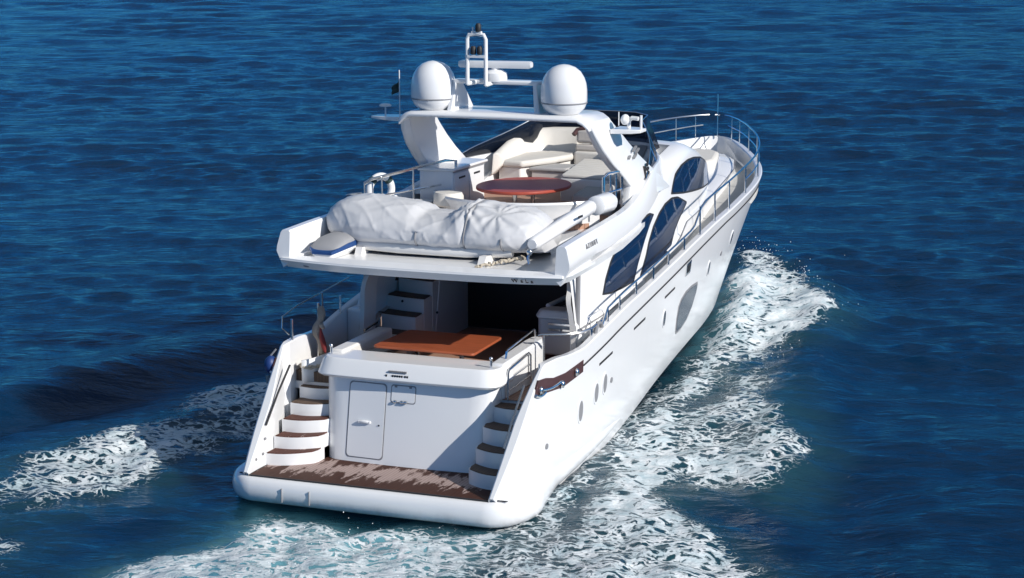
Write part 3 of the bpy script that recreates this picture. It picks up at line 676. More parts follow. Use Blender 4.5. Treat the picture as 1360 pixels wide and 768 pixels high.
# U settee
def settee():
    b = MB()
    b.box(-1.88, 1.88, 2.55, 3.25, ZCK, 2.36)                    # aft seat base
    b.box(-1.88, -1.30, 3.25, 5.0, ZCK, 2.36)
    o = b.build('cockpit_settee', GEL, Y0, bevel=.02)
    # return wall on the starboard side, rounded forward end
    w = MB()
    plan = [(1.62, 2.6), (1.93, 2.6), (1.96, 4.4)] + arc(1.79, 4.75, .17, 0, 180, 8) + [(1.62, 4.4)]
    w.prism(plan, ZCK, lambda x, y: 2.68 + .10*min(max((y-2.6)/1.5, 0), 1))
    w.build('end_panel', GEL, o, bevel=.05, seg=3)
    w = MB(); w.prism([(-1.93, 2.6), (-1.62, 2.6), (-1.62, 5.0), (-1.98, 5.0)], ZCK, 2.70); w.build('side_back', GELW, o, bevel=.05, seg=3)
    c = MB(); c.box(-1.6, 1.55, 2.80, 3.30, 2.36, 2.50); c.build('seat_cushion', CUSHG, o, bevel=.04, seg=3)
    c = MB(); c.box(-1.84, 1.80, 2.60, 2.80, 2.44, 2.635); c.build('back_cushion', CUSHG, o, bevel=.05, seg=3)
    c = MB(); c.box(-1.6, -1.15, 3.3, 4.9, 2.36, 2.48); c.build('seat_cushion', CUSHG, o, bevel=.04, seg=3)
    # grab rails
    t = MB(); t.tube([(1.80, 3.0, 2.66), (1.80, 3.05, 2.84), (1.80, 3.1, 2.86), (1.80, 4.55, 3.0), (1.80, 4.62, 2.97), (1.80, 4.66, 2.72)], .022, 8); t.build('grab_rail', CHROME, o)
    t = MB(); y0, y1 = 2.62, 3.85
    t.tube([(2.0, y0, 1.95), (2.0, y0, 2.50), (2.0, y0+.06, 2.56), (2.0, y1-.1, 2.68), (2.0, y1, 2.62), (2.0, y1, 2.02)], .026, 8)
    t.tube([(2.0, y0, 2.36), (2.0, y1, 2.44)], .014, 6); t.tube([(2.0, y0, 2.14), (2.0, y1, 2.20)], .014, 6)
    t.build('gate_rail', CHROME, o)
    for x, y in [(-1.80, 2.42), (1.72, 2.42)]:
        MB().tube([(x, y, 2.62), (x, y, 2.80)], .026, 8).ell((x, y, 2.82), .04, .04, .04, 10).build('bollard', CHROME, o)
    return o
settee()
ct = thing('cockpit_table', 'low varnished orange wood table on the aft cockpit deck', 'table', (0, 3.75, ZCK))
MB().prism([(-1.0, 2.98)] + arc(1.02, 3.06, .10, -90, 0, 4) + arc(.95, 4.60, .10, 0, 90, 4) + arc(-1.0, 4.6, .10, 90, 180, 4) + arc(-1.05, 3.08, .10, 180, 270, 4), 2.70, 2.755).build('tabletop', WOODO, ct, bevel=.015)
for x in (-.5, .5):
    MB().lathe([(.16, .02), (.16, .05), (.05, .08), (.05, .70), (.12, .75)], (x, 3.8, ZCK), 14).build('leg', CHROME, ct)

# aft bulkhead, black panel painted as the saloon doorway's shade, wing pillars
def superstructure():
    BW = itp([4.9, 11, 13, 15, 17, 18.5, 20, 21], [2.52, 2.50, 2.42, 2.22, 1.84, 1.42, .80, 0.35])
    ZT = itp([4.9, 6, 8, 10, 11.5, 13, 14.5, 15.5, 16.5, 17.5, 18.9, 20, 21], [4.18, 4.4, 4.7, 5.0, 5.35, 5.72, 5.84, 5.68, 5.46, 5.22, 4.86, 4.62, 4.46])
    return BW, ZT
BW, ZT = superstructure()
LEAN = .12
def cab_x(y, z):
    zb = ZS(y) - .3; return BW(y) - LEAN*max(z - zb, 0)
def cabin_side_pt(y, z, off=0.0): return (cab_x(y, z) + off, y, z)
def build_cabin():
    b = MB(); ys = list(np.linspace(5.2, 20.9, 56))
    for s in (1, -1):
        rows = []
        for y in ys:
            zb = (ZS(y) - .36); zt = ZT(y); xb = BW(y)
            r = [(s*xb, y, zb)]
            zsd = zt - .38
            for t in (.2, .4, .6, .8, 1.0): z = zb + (zsd-zb)*t; r.append((s*cab_x(y, z), y, z))
            xs = cab_x(y, zsd)
            for a in (20, 40, 60, 80): r.append((s*(xs - .5*min(1, xs)*(1-math.cos(R(a)))), y, zsd + .30*math.sin(R(a))))
            zi = 4.68 if y < 14.0 else zt; r.append((s*(xs-.45 if y < 14.0 else xs*.45), y, zi-.04)); r.append((0, y, zi))
            rows.append(r)
        b.grid(rows)
        y = ys[-1]; b.add(rows[-1], [tuple(range(len(rows[-1])))])
    return b.build('cabin', GEL, Y0, ang=40)
cabin = build_cabin()
# side wings: the swooping pillar edge aft of the first window (thickness inboard)
for s in (1, -1):
    w = MB(); edge = [(5.98, 4.16), (5.75, 4.08), (5.54, 3.97), (5.30, 3.80), (5.13, 3.60), (5.10, 3.45), (5.15, 3.2), (5.2, 2.3)]
    rows = [[(s*(cab_x(y, z)+.004), y, z), (s*(cab_x(y, z)-.10), y-.01, z), (s*(cab_x(y, z)-.14), y+.5, z)] for y, z in edge]
    w.grid(rows); w.build('wing_edge', GELW, cabin)
b = MB(); b.box(-2.28, 2.22, 8.85, 8.98, ZCK, 4.3); blk = b.build('aft_bulkhead', GELW, Y0)
MB().box(-2.0, 2.18, 8.78, 8.845, ZCK+.05, 4.3).build('doorway_shade_panel', DARK, blk, label='near-black panel painted as the shade in the saloon doorway')  # solid panel, the opening's darkness is painted, no room behind it
b = MB(); b.box(-2.06, -2.0, 8.74, 8.846, ZCK, 4.3); b.box(-2.0, 2.18, 8.74, 8.846, ZCK+.0, ZCK+.05); b.build('door_frame', CHROME, blk)
b = MB()
b.box(2.18, 2.24, 5.5, 8.8, ZCK, 4.25); b.build('side_lining', GELW, blk); MB().box(-2.52, -2.46, 7.9, 8.8, ZCK, 4.3).build('side_lining', GELW, blk)

# crew stair up to the flybridge on the port side
def fly_stair():
    b = MB(); tr = []
    steps = [(2.42, 5.60, 5.95), (2.74, 6.05, 6.4), (3.06, 6.5, 6.85), (3.38, 6.95, 7.3), (3.7, 7.4, 7.8)]
    for i, (z, y0, y1) in enumerate(steps):
        xo = -2.72 + .10*i; xi = -1.52 + .01*i
        f = [(xo, y0+.10)] + [(xo + (xi-xo)*t, y0 + .10 - .22*t - .04*math.sin(math.pi*t)) for t in np.linspace(.1, 1, 7)]
        b.prism(f + [(xi, 8.8), (xo, 8.8)], ZCK + .002*i, z)
        tr.append(([(x*.98-.03, y+.035) for x, y in f] + [(xi-.05, y1+.0), (xo+.03, y1+.18)], z))
    o = b.build('flybridge_stair', GELW, Y0, ang=35)
    for p, z in tr: MB().prism(p, z-.01, z+.022).build('tread', TEAKD, o)
    w = MB(); w.prismx([(5.4, ZCK), (8.8, ZCK), (8.8, 4.3), (7.4, 4.3), (6.6, 4.1), (5.95, 3.45), (5.6, 2.85), (5.4, 2.7)], -2.80, -2.70); w.build('outer_panel', GEL, o, bevel=.03)
    w = MB(); w.prismx([(6.9, ZCK), (8.84, ZCK), (8.84, 4.3), (7.3, 4.3), (7.2, 3.4)], -1.55, -1.47); w.build('inner_panel', GELW, o, bevel=.02)
    for y, z in [(6.44, 2.98), (7.0, 2.66)]: MB().ell((-2.05 if y < 6.8 else -1.46, y, z), .03, .03, .03, 10).build('courtesy_light', RUBBER, o)
    return o
fly_stair()
# port stern quarter locker, pillar and stanchion
b = MB(); b.prism([(-2.92, 5.4), (-2.52, 5.3), (-2.52, 6.1), (-2.92, 6.1)], ZCK, 2.96); pil = b.build('stair_pedestal', GEL, Y0, bevel=.06, seg=3)
for s in (1, -1):
    x = -2.62 if s < 0 else 2.47
    MB().tube([(x, 5.75 if s < 0 else 5.35, 2.92), (x+.02, 5.75 if s < 0 else 5.35, 4.32)], .05, 10).build('overhang_post', GREYP, Y0)
# bar cabinet on the starboard side, coaming
def bar():
    b = MB()
    plan = [(1.52, 5.55)] + [(1.50, 5.6)] + [(1.52, 6.3), (1.75, 6.9), (2.30, 6.9), (2.44, 5.6)] + [(2.44, 5.5), (1.6, 5.48)]
    b.prism(plan, 2.26, 3.06)
    o = b.build('bar_cabinet', BARG, Y0, bevel=.05, seg=3)
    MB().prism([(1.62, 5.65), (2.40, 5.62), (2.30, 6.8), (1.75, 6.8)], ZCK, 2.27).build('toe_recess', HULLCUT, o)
    t = MB(); t.prism([(1.42, 5.60), (1.54, 5.38), (2.46, 5.38), (2.46, 6.0), (1.58, 6.0)], 3.06, 3.22, top=[(1.50, 5.70), (1.60, 5.50), (2.46, 5.50), (2.46, 6.0), (1.62, 6.0)]); t.build('counter_front', GELW, o, bevel=.05, seg=3)
    t = MB()
    # open worktop with a raised rim
    rim = [(1.60, 5.95), (2.44, 5.95), (2.44, 7.1), (1.72, 7.1)]
    t.prism(rim, 3.06, 3.10); t.build('worktop', GREYP, o)
    t = MB(); t.tube([(1.58, 5.95, 3.22), (1.70, 7.1, 3.27), (2.42, 7.14, 3.27)], .05, 8); t.build('worktop_rim', GEL, o)
    for x0, x1, z0 in ((1.78, 2.36, 2.92), (1.78, 2.05, 2.80), (2.1, 2.36, 2.80)): MB().box(x0, x1, 5.44, 5.49, z0, z0+.04).build('drawer_handle', CHROME, o)
    return o
bar()
# starboard cockpit coaming running aft from the wing, then the low bulwark with its handrail
for s in (1, -1):
    b = MB(); rows = []
    for y in np.linspace(5.2, 9.5, 22):
        zt = 3.0 + (y-4.15)*.03 if y < 7 else 3.085 + (y-7)*.06; t = min(max((y-5.2)/1.0, 0), 1)
        xo = 2.46 + .10*t; zz = zt
        rows.append([(s*(xo-.10), y, ZCK), (s*(xo-.10), y, zz-.03), (s*(xo-.06), y, zz), (s*(xo), y, zz), (s*(xo+.04), y, zz-.06), (s*(xo+.06), y, ZCK)])
    if s > 0:
        b.loft(rows); b.build('cockpit_coaming', GEL, Y0, ang=40)
        MB().tube([(s*(2.50+.10*min(max((y-4.15)/1.3, 0), 1)), y, (3.0 + (y-4.15)*.03 if y < 7 else 3.085 + (y-7)*.06) - .10) for y in np.linspace(5.22, 7.6, 12)], .018, 6).build('coaming_trim', GREYP, Y0)
# side decks
for s in (1, -1):
    b = MB(); rows = []
    for y in np.linspace(5.4, 21.2, 60):
        z = ZS(y) - .31; rows.append([(s*(HB(y)-capw(y)+.03), y, z), (s*max(BW(min(y, 20.9))-.12, .05), y, z)])
    b.grid(rows); b.build('side_deck', NONSKID, Y0)
# foredeck
b = MB(); rows = []
for y in np.linspace(17.5, 24.0, 26):
    z = ZS(y) - .45; h = max(HB(y)-.10, .01); rows.append([(h*t, y, z) for t in np.linspace(-1, 1, 9)])
b.grid(rows); fd = b.build('foredeck', NONSKID, Y0)
b = MB(); b.prism([(-1.15, 18.6), (1.15, 18.6), (1.25, 19.6), (.9, 21.2), (.55, 21.7), (-.55, 21.7), (-.9, 21.2), (-1.25, 19.6)], 3.9, 4.72); b.build('foredeck_sunpad', CUSH, fd, bevel=.10, seg=3)
# forward trunk edge: the raised step that sweeps along the cabin foot
for s in (1, -1):
    b = MB(); pts = [(2.54, 11.4, 3.60), (2.53, 12.06, 3.68), (2.5, 12.5, 3.80), (2.46, 13.1, 4.06), (2.36, 14.2, 4.10), (2.24, 15.2, 4.13), (2.02, 17.0, 4.24), (1.84, 18.6, 4.34), (1.62, 20.2, 4.42), (1.30, 21.4, 4.50), (.9, 22.0, 4.54), (.0, 22.2, 4.56)]
    rows = []
    for x, y, z in pts:
        zb = ZS(y)-.5; rows.append([(s*x*1.02, y, zb), (s*x, y, z-.05), (s*max(x-.06, 0), y, z), (s*max(x-.55, 0), y, z+.06), (s*max(x*.3, 0), y, z+.10)])
    b.grid(rows); b.build('trunk_step', GEL, Y0, ang=40)
    MB().tube([(s*x*1.004, y, z-.03) for x, y, z in pts[:-2]], .013, 6).build('trunk_trim', GREYP, Y0)

# cabin windows: glass following the cabin side
def cab_window(up_, lo_, s, name='side_window', mat=GLASS):
    """pane between an upper and a lower outline (y,z), laid on the cabin side"""
    def pt(y, z, off):
        zs_ = ZT(y)-.38; k = max(0, min((z-zs_)/.30, .98))
        return (s*(cab_x(y, min(z, zs_)) - .5*(1-math.sqrt(1-k*k)) + off*(1-.3*k)), y, z + off*k*.8)
    def res(P, n):
        P = [Vector(p) for p in P]; L = [0]
        for a, c in zip(P, P[1:]): L.append(L[-1] + (c-a).length)
        out = []
        for i in range(n):
            d = L[-1]*i/(n-1); k = min(max(int(np.searchsorted(L, d))-1, 0), len(P)-2); t = (d-L[k])/(L[k+1]-L[k]); out.append(P[k].lerp(P[k+1], t))
        return out
    n = 34; U = res(up_, n); D = res(lo_, n)
    def sheet(e, off, base):
        m = MB(); rows = []
        for i in range(n):
            f0 = i/(n-1); f = e*.022 + (1-e*.044)*f0; x = f*(n-1); k = min(int(x), n-2); t = x-k
            u = U[k].lerp(U[k+1], t); d = D[k].lerp(D[k+1], t); h = (u-d).length; q = min(.45, (.05*e/max(h, .05)))
            a = d.lerp(u, q); b_ = d.lerp(u, 1-q); r = [pt(a.x, a.y, base)]
            for g in np.linspace(0, 1, 7): p = a.lerp(b_, g); r.append(pt(p.x, p.y, off))
            r.append(pt(b_.x, b_.y, base)); rows.append(r)
        m.loft(rows); return m
    f = sheet(0.0, .012, -.03).build(name, RUBBER, cabin)
    sheet(.10 if name == 'x' else .9, .020, -.02).build('pane', mat, f)
W1 = ([(6.95, 3.35), (7.22, 3.64), (7.63, 3.94), (8.38, 4.32), (9.4, 4.48), (10.5, 4.61), (10.79, 4.54)], [(6.95, 3.33), (7.45, 3.27), (8.22, 3.25), (8.98, 3.27), (9.38, 3.61), (9.96, 4.03), (10.45, 4.34), (10.79, 4.52)])
W2 = ([(9.44, 3.34), (9.97, 3.72), (10.23, 3.97), (10.66, 4.27), (11.2, 4.52), (11.7, 4.66), (12.3, 4.72), (12.83, 4.67), (13.6, 4.44)], [(9.44, 3.31), (9.98, 3.31), (10.86, 3.42), (11.79, 3.59), (12.21, 3.91), (12.77, 4.14), (13.6, 4.40)])
W3 = ([(12.3, 4.82), (12.55, 5.05), (12.85, 5.24), (13.46, 5.36), (14.2, 5.40), (15.0, 5.36), (16.0, 5.24), (17.0, 5.04), (18.0, 4.80), (19.0, 4.52), (19.2, 4.46)], [(12.3, 4.79), (13.4, 4.66), (14.5, 4.56), (16.0, 4.44), (17.2, 4.36), (18.4, 4.30), (19.0, 4.32), (19.2, 4.40)])
for s in (1, -1):
    cab_window(*W1, s); cab_window(*W2, s); cab_window(*W3, s, 'forward_window')

# ------------------------------------------------------------------ flybridge
ZF = 4.42; ZFC = 4.75
def fly():
    b = MB()
    aft = [(x, 2.58 + .30*(abs(x)/3.0)**3) for x in np.linspace(-2.98, 2.98, 17)]
    lower = aft + [(3.05, 3.3), (3.02, 5.0), (2.9, 7.0), (2.6, 9.0), (2.2, 11)] + [(-2.2, 11), (-2.6, 9), (-2.9, 7), (-3.02, 5), (-3.05, 3.3)]
    mid = [(x*1.045, y-.12) for x, y in aft] + [(3.17, 3.2)] + lower[len(aft)+1:-1] + [(-3.17, 3.2)]
    zb = lambda x, y: 4.29 + max(y-2.9, 0)*.095
    b.loft([[(x, y, 4.30 + .06*min(max((y-3.2)/3, 0), 1)) for x, y in lower], [(x, y, 4.46) for x, y in mid]])
    o = b.build('flybridge_deck', GEL, Y0, ang=35)
    # rim around the aft deck: sloped top
    r = MB(); path = [(-2.78, 4.6), (-2.78, 2.95)] + [(x, 2.93-.06*(1-(x/2.72)**2)) for x in np.linspace(-2.7, 2.7, 14)] + [(2.78, 2.95), (2.78, 4.6)]
    outer = [(-3.13, 4.6), (-3.17, 3.1)] + [(x*1.19, 2.46 + .30*(abs(x)/2.6)**3) for x in np.linspace(-2.6, 2.6, 14)] + [(3.17, 3.1), (3.13, 4.6)]
    rows = []
    for (xi, yi), (xo, yo) in zip(path, outer): rows.append([(xo, yo, 4.455), (xo*.998, yo+.015, 4.50), (xi, yi, 4.535), (xi, yi+.015, 4.52), (xi, yi+.03, ZF-.02)])
    r.grid(rows); r.build('deck_rim', GEL, o, ang=40)
    MB().prism([(-2.80, 2.84), (2.80, 2.84), (2.70, 7.65), (-2.70, 7.65)], ZF-.005, ZF).build('boat_deck', NONSKID, o)
    MB().prism([(-1.6, 7.0), (1.5, 7.0), (1.85, 7.62), (2.4, 9), (2.1, 12), (1.4, 13.8), (-1.4, 13.8), (-2.1, 12), (-2.4, 9), (-2.3, 7.62)], ZF, lambda x, y: ZFC + .045*max(y-7.6, 0)).build('flybridge_sole', TEAK, o)
    return o
flyd = fly()
ZTOPC = itp([2.9, 4, 5, 7, 8, 9, 10, 11, 12, 13.2, 14.3], [5.06, 5.10, 5.12, 5.14, 5.20, 5.36, 5.56, 5.66, 5.66, 5.70, 5.74])
XO = itp([2.8, 5, 7, 9, 11, 12, 13, 13.8, 14.3], [3.22, 3.14, 3.0, 2.80, 2.46, 2.22, 1.85, 1.35, .9])
ZBO = itp([2.8, 4.05, 5.4, 6.7, 8.5, 9.5, 10.5, 14.3], [4.46, 4.54, 4.58, 4.66, 4.78, 4.90, 5.04, 5.4])
FX = itp([2.8, 5, 7, 8.5, 10, 12, 13.2, 14.3], [3.05, 2.93, 2.66, 2.46, 2.34, 2.08, 1.6, .8])
FZ = itp([2.8, 4.65, 7.3, 8.5, 9.5, 10.5, 12, 14.3], [4.29, 4.42, 4.46, 4.55, 4.68, 4.80, 5.04, 5.3])
for s in (1, -1):
    b = MB(); secs = []
    for y in np.linspace(2.86, 14.3, 40):
        xo = XO(y); zt = ZTOPC(y); zb = ZBO(y); th = .24
        # flare: the foot tucks in
        yo = 0
        kn = max(0, min(1, (7-y)/3.5)); secs.append([(s*FX(y), y, FZ(y)), (s*xo, y, zb+.16*kn), (s*(xo-.005), y, zb+.10+.16*kn), (s*(xo-.08), y, zt-.05), (s*(xo-.12), y, zt), (s*(xo-th-.02), y, zt), (s*(xo-th-.05), y, zt-.04), (s*(xo-th-.06), y, ZF-.02)])
    # aft end raked: top further forward
    for i, (dx) in enumerate((0,)):
        secs[0] = [(x, 2.80 + (z-4.4)*.12, z) for x, y, z in secs[0]]
    b.loft(secs); co = b.build('flybridge_coaming', GEL, flyd, ang=38, bevel=.0)
    MB().tube([(s*(FX(y)+.02), y, FZ(y)+.012) for y in np.linspace(3.6, 8.6, 18)], .012, 6).build('coaming_seam', GREYP, co)
    def cpt(y, f, off=0):
        z0 = ZBO(y)+.10; z1 = ZTOPC(y)-.05; return Vector((s*(XO(y)-.005-.075*f+off+.004), y, z0+(z1-z0)*f))
    def spt(y, f):
        kn = max(0, min(1, (7-y)/3.5)); z0 = ZBO(y)+.10+.16*kn; z1 = ZTOPC(y)-.05
        return Vector((s*(XO(y)-.005-.075*f), y, z0+(z1-z0)*f))
    a = spt(3.75, .42); c = spt(4.95, .42); xd = (c-a) if s > 0 else (a-c); yd = spt(4.35, .9)-spt(4.35, .1)
    nrm = xd.normalized().cross(yd.normalized()); nrm = nrm.normalized()
    ctr = spt(4.35, .42) + nrm*.012
    place_text('AZIMUT', .14, 'brand_lettering', GREYP, co, ctr, xd, yd)
# lettering on the stern fascia
place_text('WaLa', .13, 'fascia_lettering', INK, flyd, (2.32, 2.60, 4.385), (1, .06, 0), (0, -.75, 1))
for x in (-2.45,):
    MB().ell((x, 2.70, 4.38), .10, .03, .035, 10).build('stern_light', GREYP, flyd)
# crossing front of the coaming
b = MB(); rows = []
for x in np.linspace(-.9, .9, 9):
    rows.append([(x, 14.32+.05*(1-x*x), 5.25), (x, 14.30+.05*(1-x*x), 5.74), (x, 14.1, 5.74), (x, 14.06, 4.75)])
b.loft(rows); b.build('front_coaming', GEL, flyd)

# windscreen
def windscreen():
    b = MB(); secs = []
    pts = []
    for y in np.linspace(9.6, 13.2, 16): pts.append((XO(y)-.16, y))
    pts += [(1.55, 13.75), (1.1, 14.1), (.55, 14.2), (0, 14.22)]
    full = pts + [(-x, y) for x, y in pts[:-1]][::-1]
    def h(y): return float(np.interp(y, [9.6, 10.6, 11.6, 12.6, 13.4, 14.3], [.02, .17, .36, .58, .80, .82]))
    rows = []
    for x, y in full:
        z = ZTOPC(min(y, 14.3)); k = h(y); lean = .45*k
        d = Vector((-x*.35, -(y-11.0)*.25, 0)); d = d.normalized()*lean if d.length > 0 else d
        rows.append([(x, y, z-.01), (x+d.x*.5, y+d.y*.5, z+k*.5), (x+d.x, y+d.y, z+k)])
    b.grid(rows)
    o = b.build('windscreen', SMOKE, flyd)
    sd = o.modifiers.new('thick', 'SOLIDIFY'); sd.thickness = .012
    t = MB(); t.tube([r[2] for r in rows], .014, 6); t.build('windscreen_rail', CHROME, o)
    t = MB()
    for i in (8, 13, 17, 21, 25, 30):
        if i < len(rows): MB().tube(rows[i], .012, 6).build('windscreen_mullion', CHROME, o)
windscreen()

# radar arch
def arch():
    b = MB()
    # port and starboard legs, lofted from coaming to crossbar
    for s in (1, -1):
        lv = [(5.10, 8.3, 11.5, 2.58, .26), (5.45, 8.75, 10.95, 2.50, .24), (5.75, 8.30, 10.35, 2.44, .24), (6.05, 7.80, 9.75, 2.39, .23), (6.4, 7.32, 9.15, 2.34, .22), (6.75, 6.98, 8.6, 2.28, .21), (7.02, 6.80, 8.2, 2.22, .20)]
        secs = []
        for z, ya, yf, x, th in lv:
            secs.append([(s*x, ya, z), (s*(x+.03), ya+.10, z), (s*(x-.01), yf-.15, z), (s*(x-.06), yf, z), (s*(x-th-.02), yf, z), (s*(x-th-.02), yf-.15, z), (s*(x-th), ya+.10, z), (s*(x-.10), ya-.01, z)])
        b.loft(secs)
    # crossbar with rounded shoulders
    secs = []
    for x in np.linspace(-2.22, 2.22, 33):
        e = abs(x)/2.22; zt = 7.20 - .02*e*e - .14*max(0, (e-.86)/.14)**2; zb = zt - .13 - .05*max(0, (e-.88)/.12); ya = 6.62 + .08*(e**4); yf = 8.2 - .05*e
        secs.append([(x, ya+.03, zb), (x, ya, zb+.05), (x, ya+.05, zt-.03), (x, ya+.15, zt), (x, yf-.1, zt), (x, yf, zt-.05), (x, yf-.05, zb)])
    b.loft(secs)
    o = b.build('radar_arch', GEL, Y0, ang=40, bevel=.02, seg=2)
    return o
arch_o = arch()
# second bridge on the arch carrying the mast
b = MB()
for s in (1, -1):
    secs = []
    for t in np.linspace(0, 1, 7):
        z = 7.15 + .68*t; x = -.08 + s*(1.03 - .10*t); w_ = .13 - .05*t; ya = 6.95 + .12*t; yf = 8.25 - .85*t
        secs.append([(x-w_/2, ya, z), (x+w_/2, ya, z), (x+w_/2, yf, z), (x-w_/2, yf, z)])
    b.loft(secs)
b.prism([(-1.08, 7.07), (.92, 7.07), (.92, 7.42), (-1.08, 7.42)], 7.78, 7.87)
br = b.build('mast_bridge', GEL, arch_o, bevel=.03, seg=3)
# twin tube mast
t = MB(); xm = -.43
t.tube([(xm-.215, 6.92, 7.78), (xm-.215, 6.92, 8.76), (xm-.17, 6.92, 8.85), (xm, 6.92, 8.88), (xm+.17, 6.92, 8.85), (xm+.215, 6.92, 8.76), (xm+.215, 6.92, 7.76)], .045, 10)
t.tube([(xm-.215, 6.92, 7.80), (xm+.0, 7.25, 7.84)], .05, 8); t.tube([(xm+.215, 6.92, 7.78), (xm+.35, 7.25, 7.84)], .05, 8)
t.box(xm-.2, xm+.2, 6.87, 6.97, 8.36, 8.42)
ms = t.build('mast_frame', GEL, arch_o)
for dx, z in ((.05, 8.92), (-.07, 8.43), (.08, 8.43)): MB().lathe([(.055, 0), (.065, .04), (.065, .14), (.04, .18)], (xm+dx, 6.91, z), 12).build('navigation_light', RUBBER, ms)
k = MB(); k.tube([(xm-.08, 6.92, 8.88), (xm-.08, 6.92, 9.02)], .02, 6); k.box(xm-.1, xm+.12, 6.88, 6.96, 8.88, 8.93); k.build('light_bracket', GEL, ms)
# open array radar scanner
k = MB(); k.lathe([(.24, 0), (.26, .06), (.25, .18), (.16, .24), (.09, .25), (.09, .31)], (-.12, 7.25, 7.84), 20); sc = k.build('radar_pedestal', GEL, arch_o)
a = R(4); k = MB()
secs = []
for u in (-.82, -.78, .78, .82):
    h = .05 if abs(u) > .8 else .075
    secs.append([(-.12+u*math.cos(a)+dy*math.sin(-a), 7.25+u*math.sin(a)+dy*math.cos(a), 8.20+z) for dy, z in [(-.09, -h), (.09, -h), (.11, 0), (.09, h), (-.09, h), (-.11, 0)]])
k.loft(secs); k.build('scanner', GEL, sc)
# satellite domes
for x in (-1.55, 1.50):
    k = MB(); k.lathe([(.30, 0), (.34, .02), (.45, .13), (.485, .22), (.49, .25), (.50, .28), (.50, .42), (.498, .52), (.48, .66), (.44, .78), (.36, .91), (.25, 1.0), (.12, 1.05), (.02, 1.065)], (x, 7.15, 7.19), 36)
    d = k.build('satellite_dome', GEL, arch_o, ang=50)
    MB().lathe([(.497, 0), (.505, .008), (.505, .022), (.497, .03)], (x, 7.15, 7.42), 36).build('dome_seam', GREYP, d)
# port spreader with small antenna, starboard horn and searchlight
k = MB(); secs = []
for x, w_, h in [(-2.3, .30, .06), (-2.7, .26, .05), (-3.02, .16, .035), (-3.08, .05, .02)]:
    secs.append([(x, 7.2-w_, 6.98-h), (x, 7.2+w_, 6.98-h), (x, 7.2+w_, 6.98+h*.5), (x, 7.2-w_, 6.98+h*.5)])
k.loft(secs); spd = k.build('spreader', GEL, arch_o, bevel=.01)
k = MB(); k.tube([(-2.75, 7.2, 6.98), (-2.75, 7.2, 7.20)], .02, 8); k.lathe([(.02, 0), (.13, .015), (.14, .04), (.10, .07), (.02, .08)], (-2.75, 7.2, 7.19), 18); k.build('gps_antenna', GEL, spd)
k = MB(); k.tube([(-2.40, 7.2, 7.0), (-2.40, 7.2, 8.02)], .012, 6); k.build('whip_antenna', GEL, spd)
k = MB(); secs = []
for x, w_, h in [(2.3, .34, .07), (2.75, .30, .06), (2.95, .2, .045)]:
    secs.append([(x, 8.2-w_, 6.78-h), (x, 8.2+w_, 6.78-h), (x, 8.2+w_, 6.78+h*.5), (x, 8.2-w_, 6.78+h*.5)])
k.loft(secs); sps = k.build('spreader', GEL, arch_o, bevel=.012)
k = MB(); k.tube([(2.65, 8.1, 6.82), (2.65, 8.1, 6.98), (2.75, 8.02, 7.06), (2.9, 8.0, 7.05)], .045, 8); k.ell((2.6, 8.0, 7.02), .10, .14, .12, 12); k.build('searchlight', GEL, sps)
k = MB(); k.tube([(2.88, 8.25, 6.8), (2.88, 8.25, 7.1)], .03, 6); k.tube([(2.35, 8.3, 6.85), (2.35, 8.3, 7.15)], .012, 6); k.build('horn', GEL, sps)
fl = MB(); rows = []
for i in range(9):
    t = i/8; rows.append([(-2.415-.34*t, 7.2+.05*math.sin(t*7)+.02*math.cos(j*2), 7.42+.36*(j/5)*(1-.25*t)-.16*t) for j in range(6)])
rows = [[(-2.41+(x+2.41)*.55, y, 7.55+(z-7.42)*.62) for x, y, z in r_] for r_ in rows]; fl.grid(rows); fo = fl.build('pennant_flag', GREEN, None, origin=(-2.4, 7.2, 7.0)); fo.modifiers.new('t', 'SOLIDIFY').thickness = .006
tag(fo, 'small dark pennant flying from the whip antenna on the port arch corner', 'flag')
# builder marks on the arch leg
for y, z, dy, dz in [(9.05, 6.18, .22, .09), (9.25, 6.12, .20, .08), (9.1, 6.02, .18, .07), (8.75, 6.05, .10, .05)]:
    MB().prismx([(y, z), (y+dy, z+dz), (y+dy, z+dz+.035), (y, z+.035)], 2.40, 2.455).build('arch_lettering', GREYP, arch_o)
k = MB()
for y, z in [(9.95, 5.80), (10.0, 5.70), (10.03, 5.60)]: k.ell((2.47, y, z), .02, .10, .05, 10)
k.prismx([(9.72, 5.52), (9.78, 5.52), (9.80, 5.78), (9.74, 5.78)], 2.43, 2.50)
k.build('vent_emblem', RUBBER, arch_o)

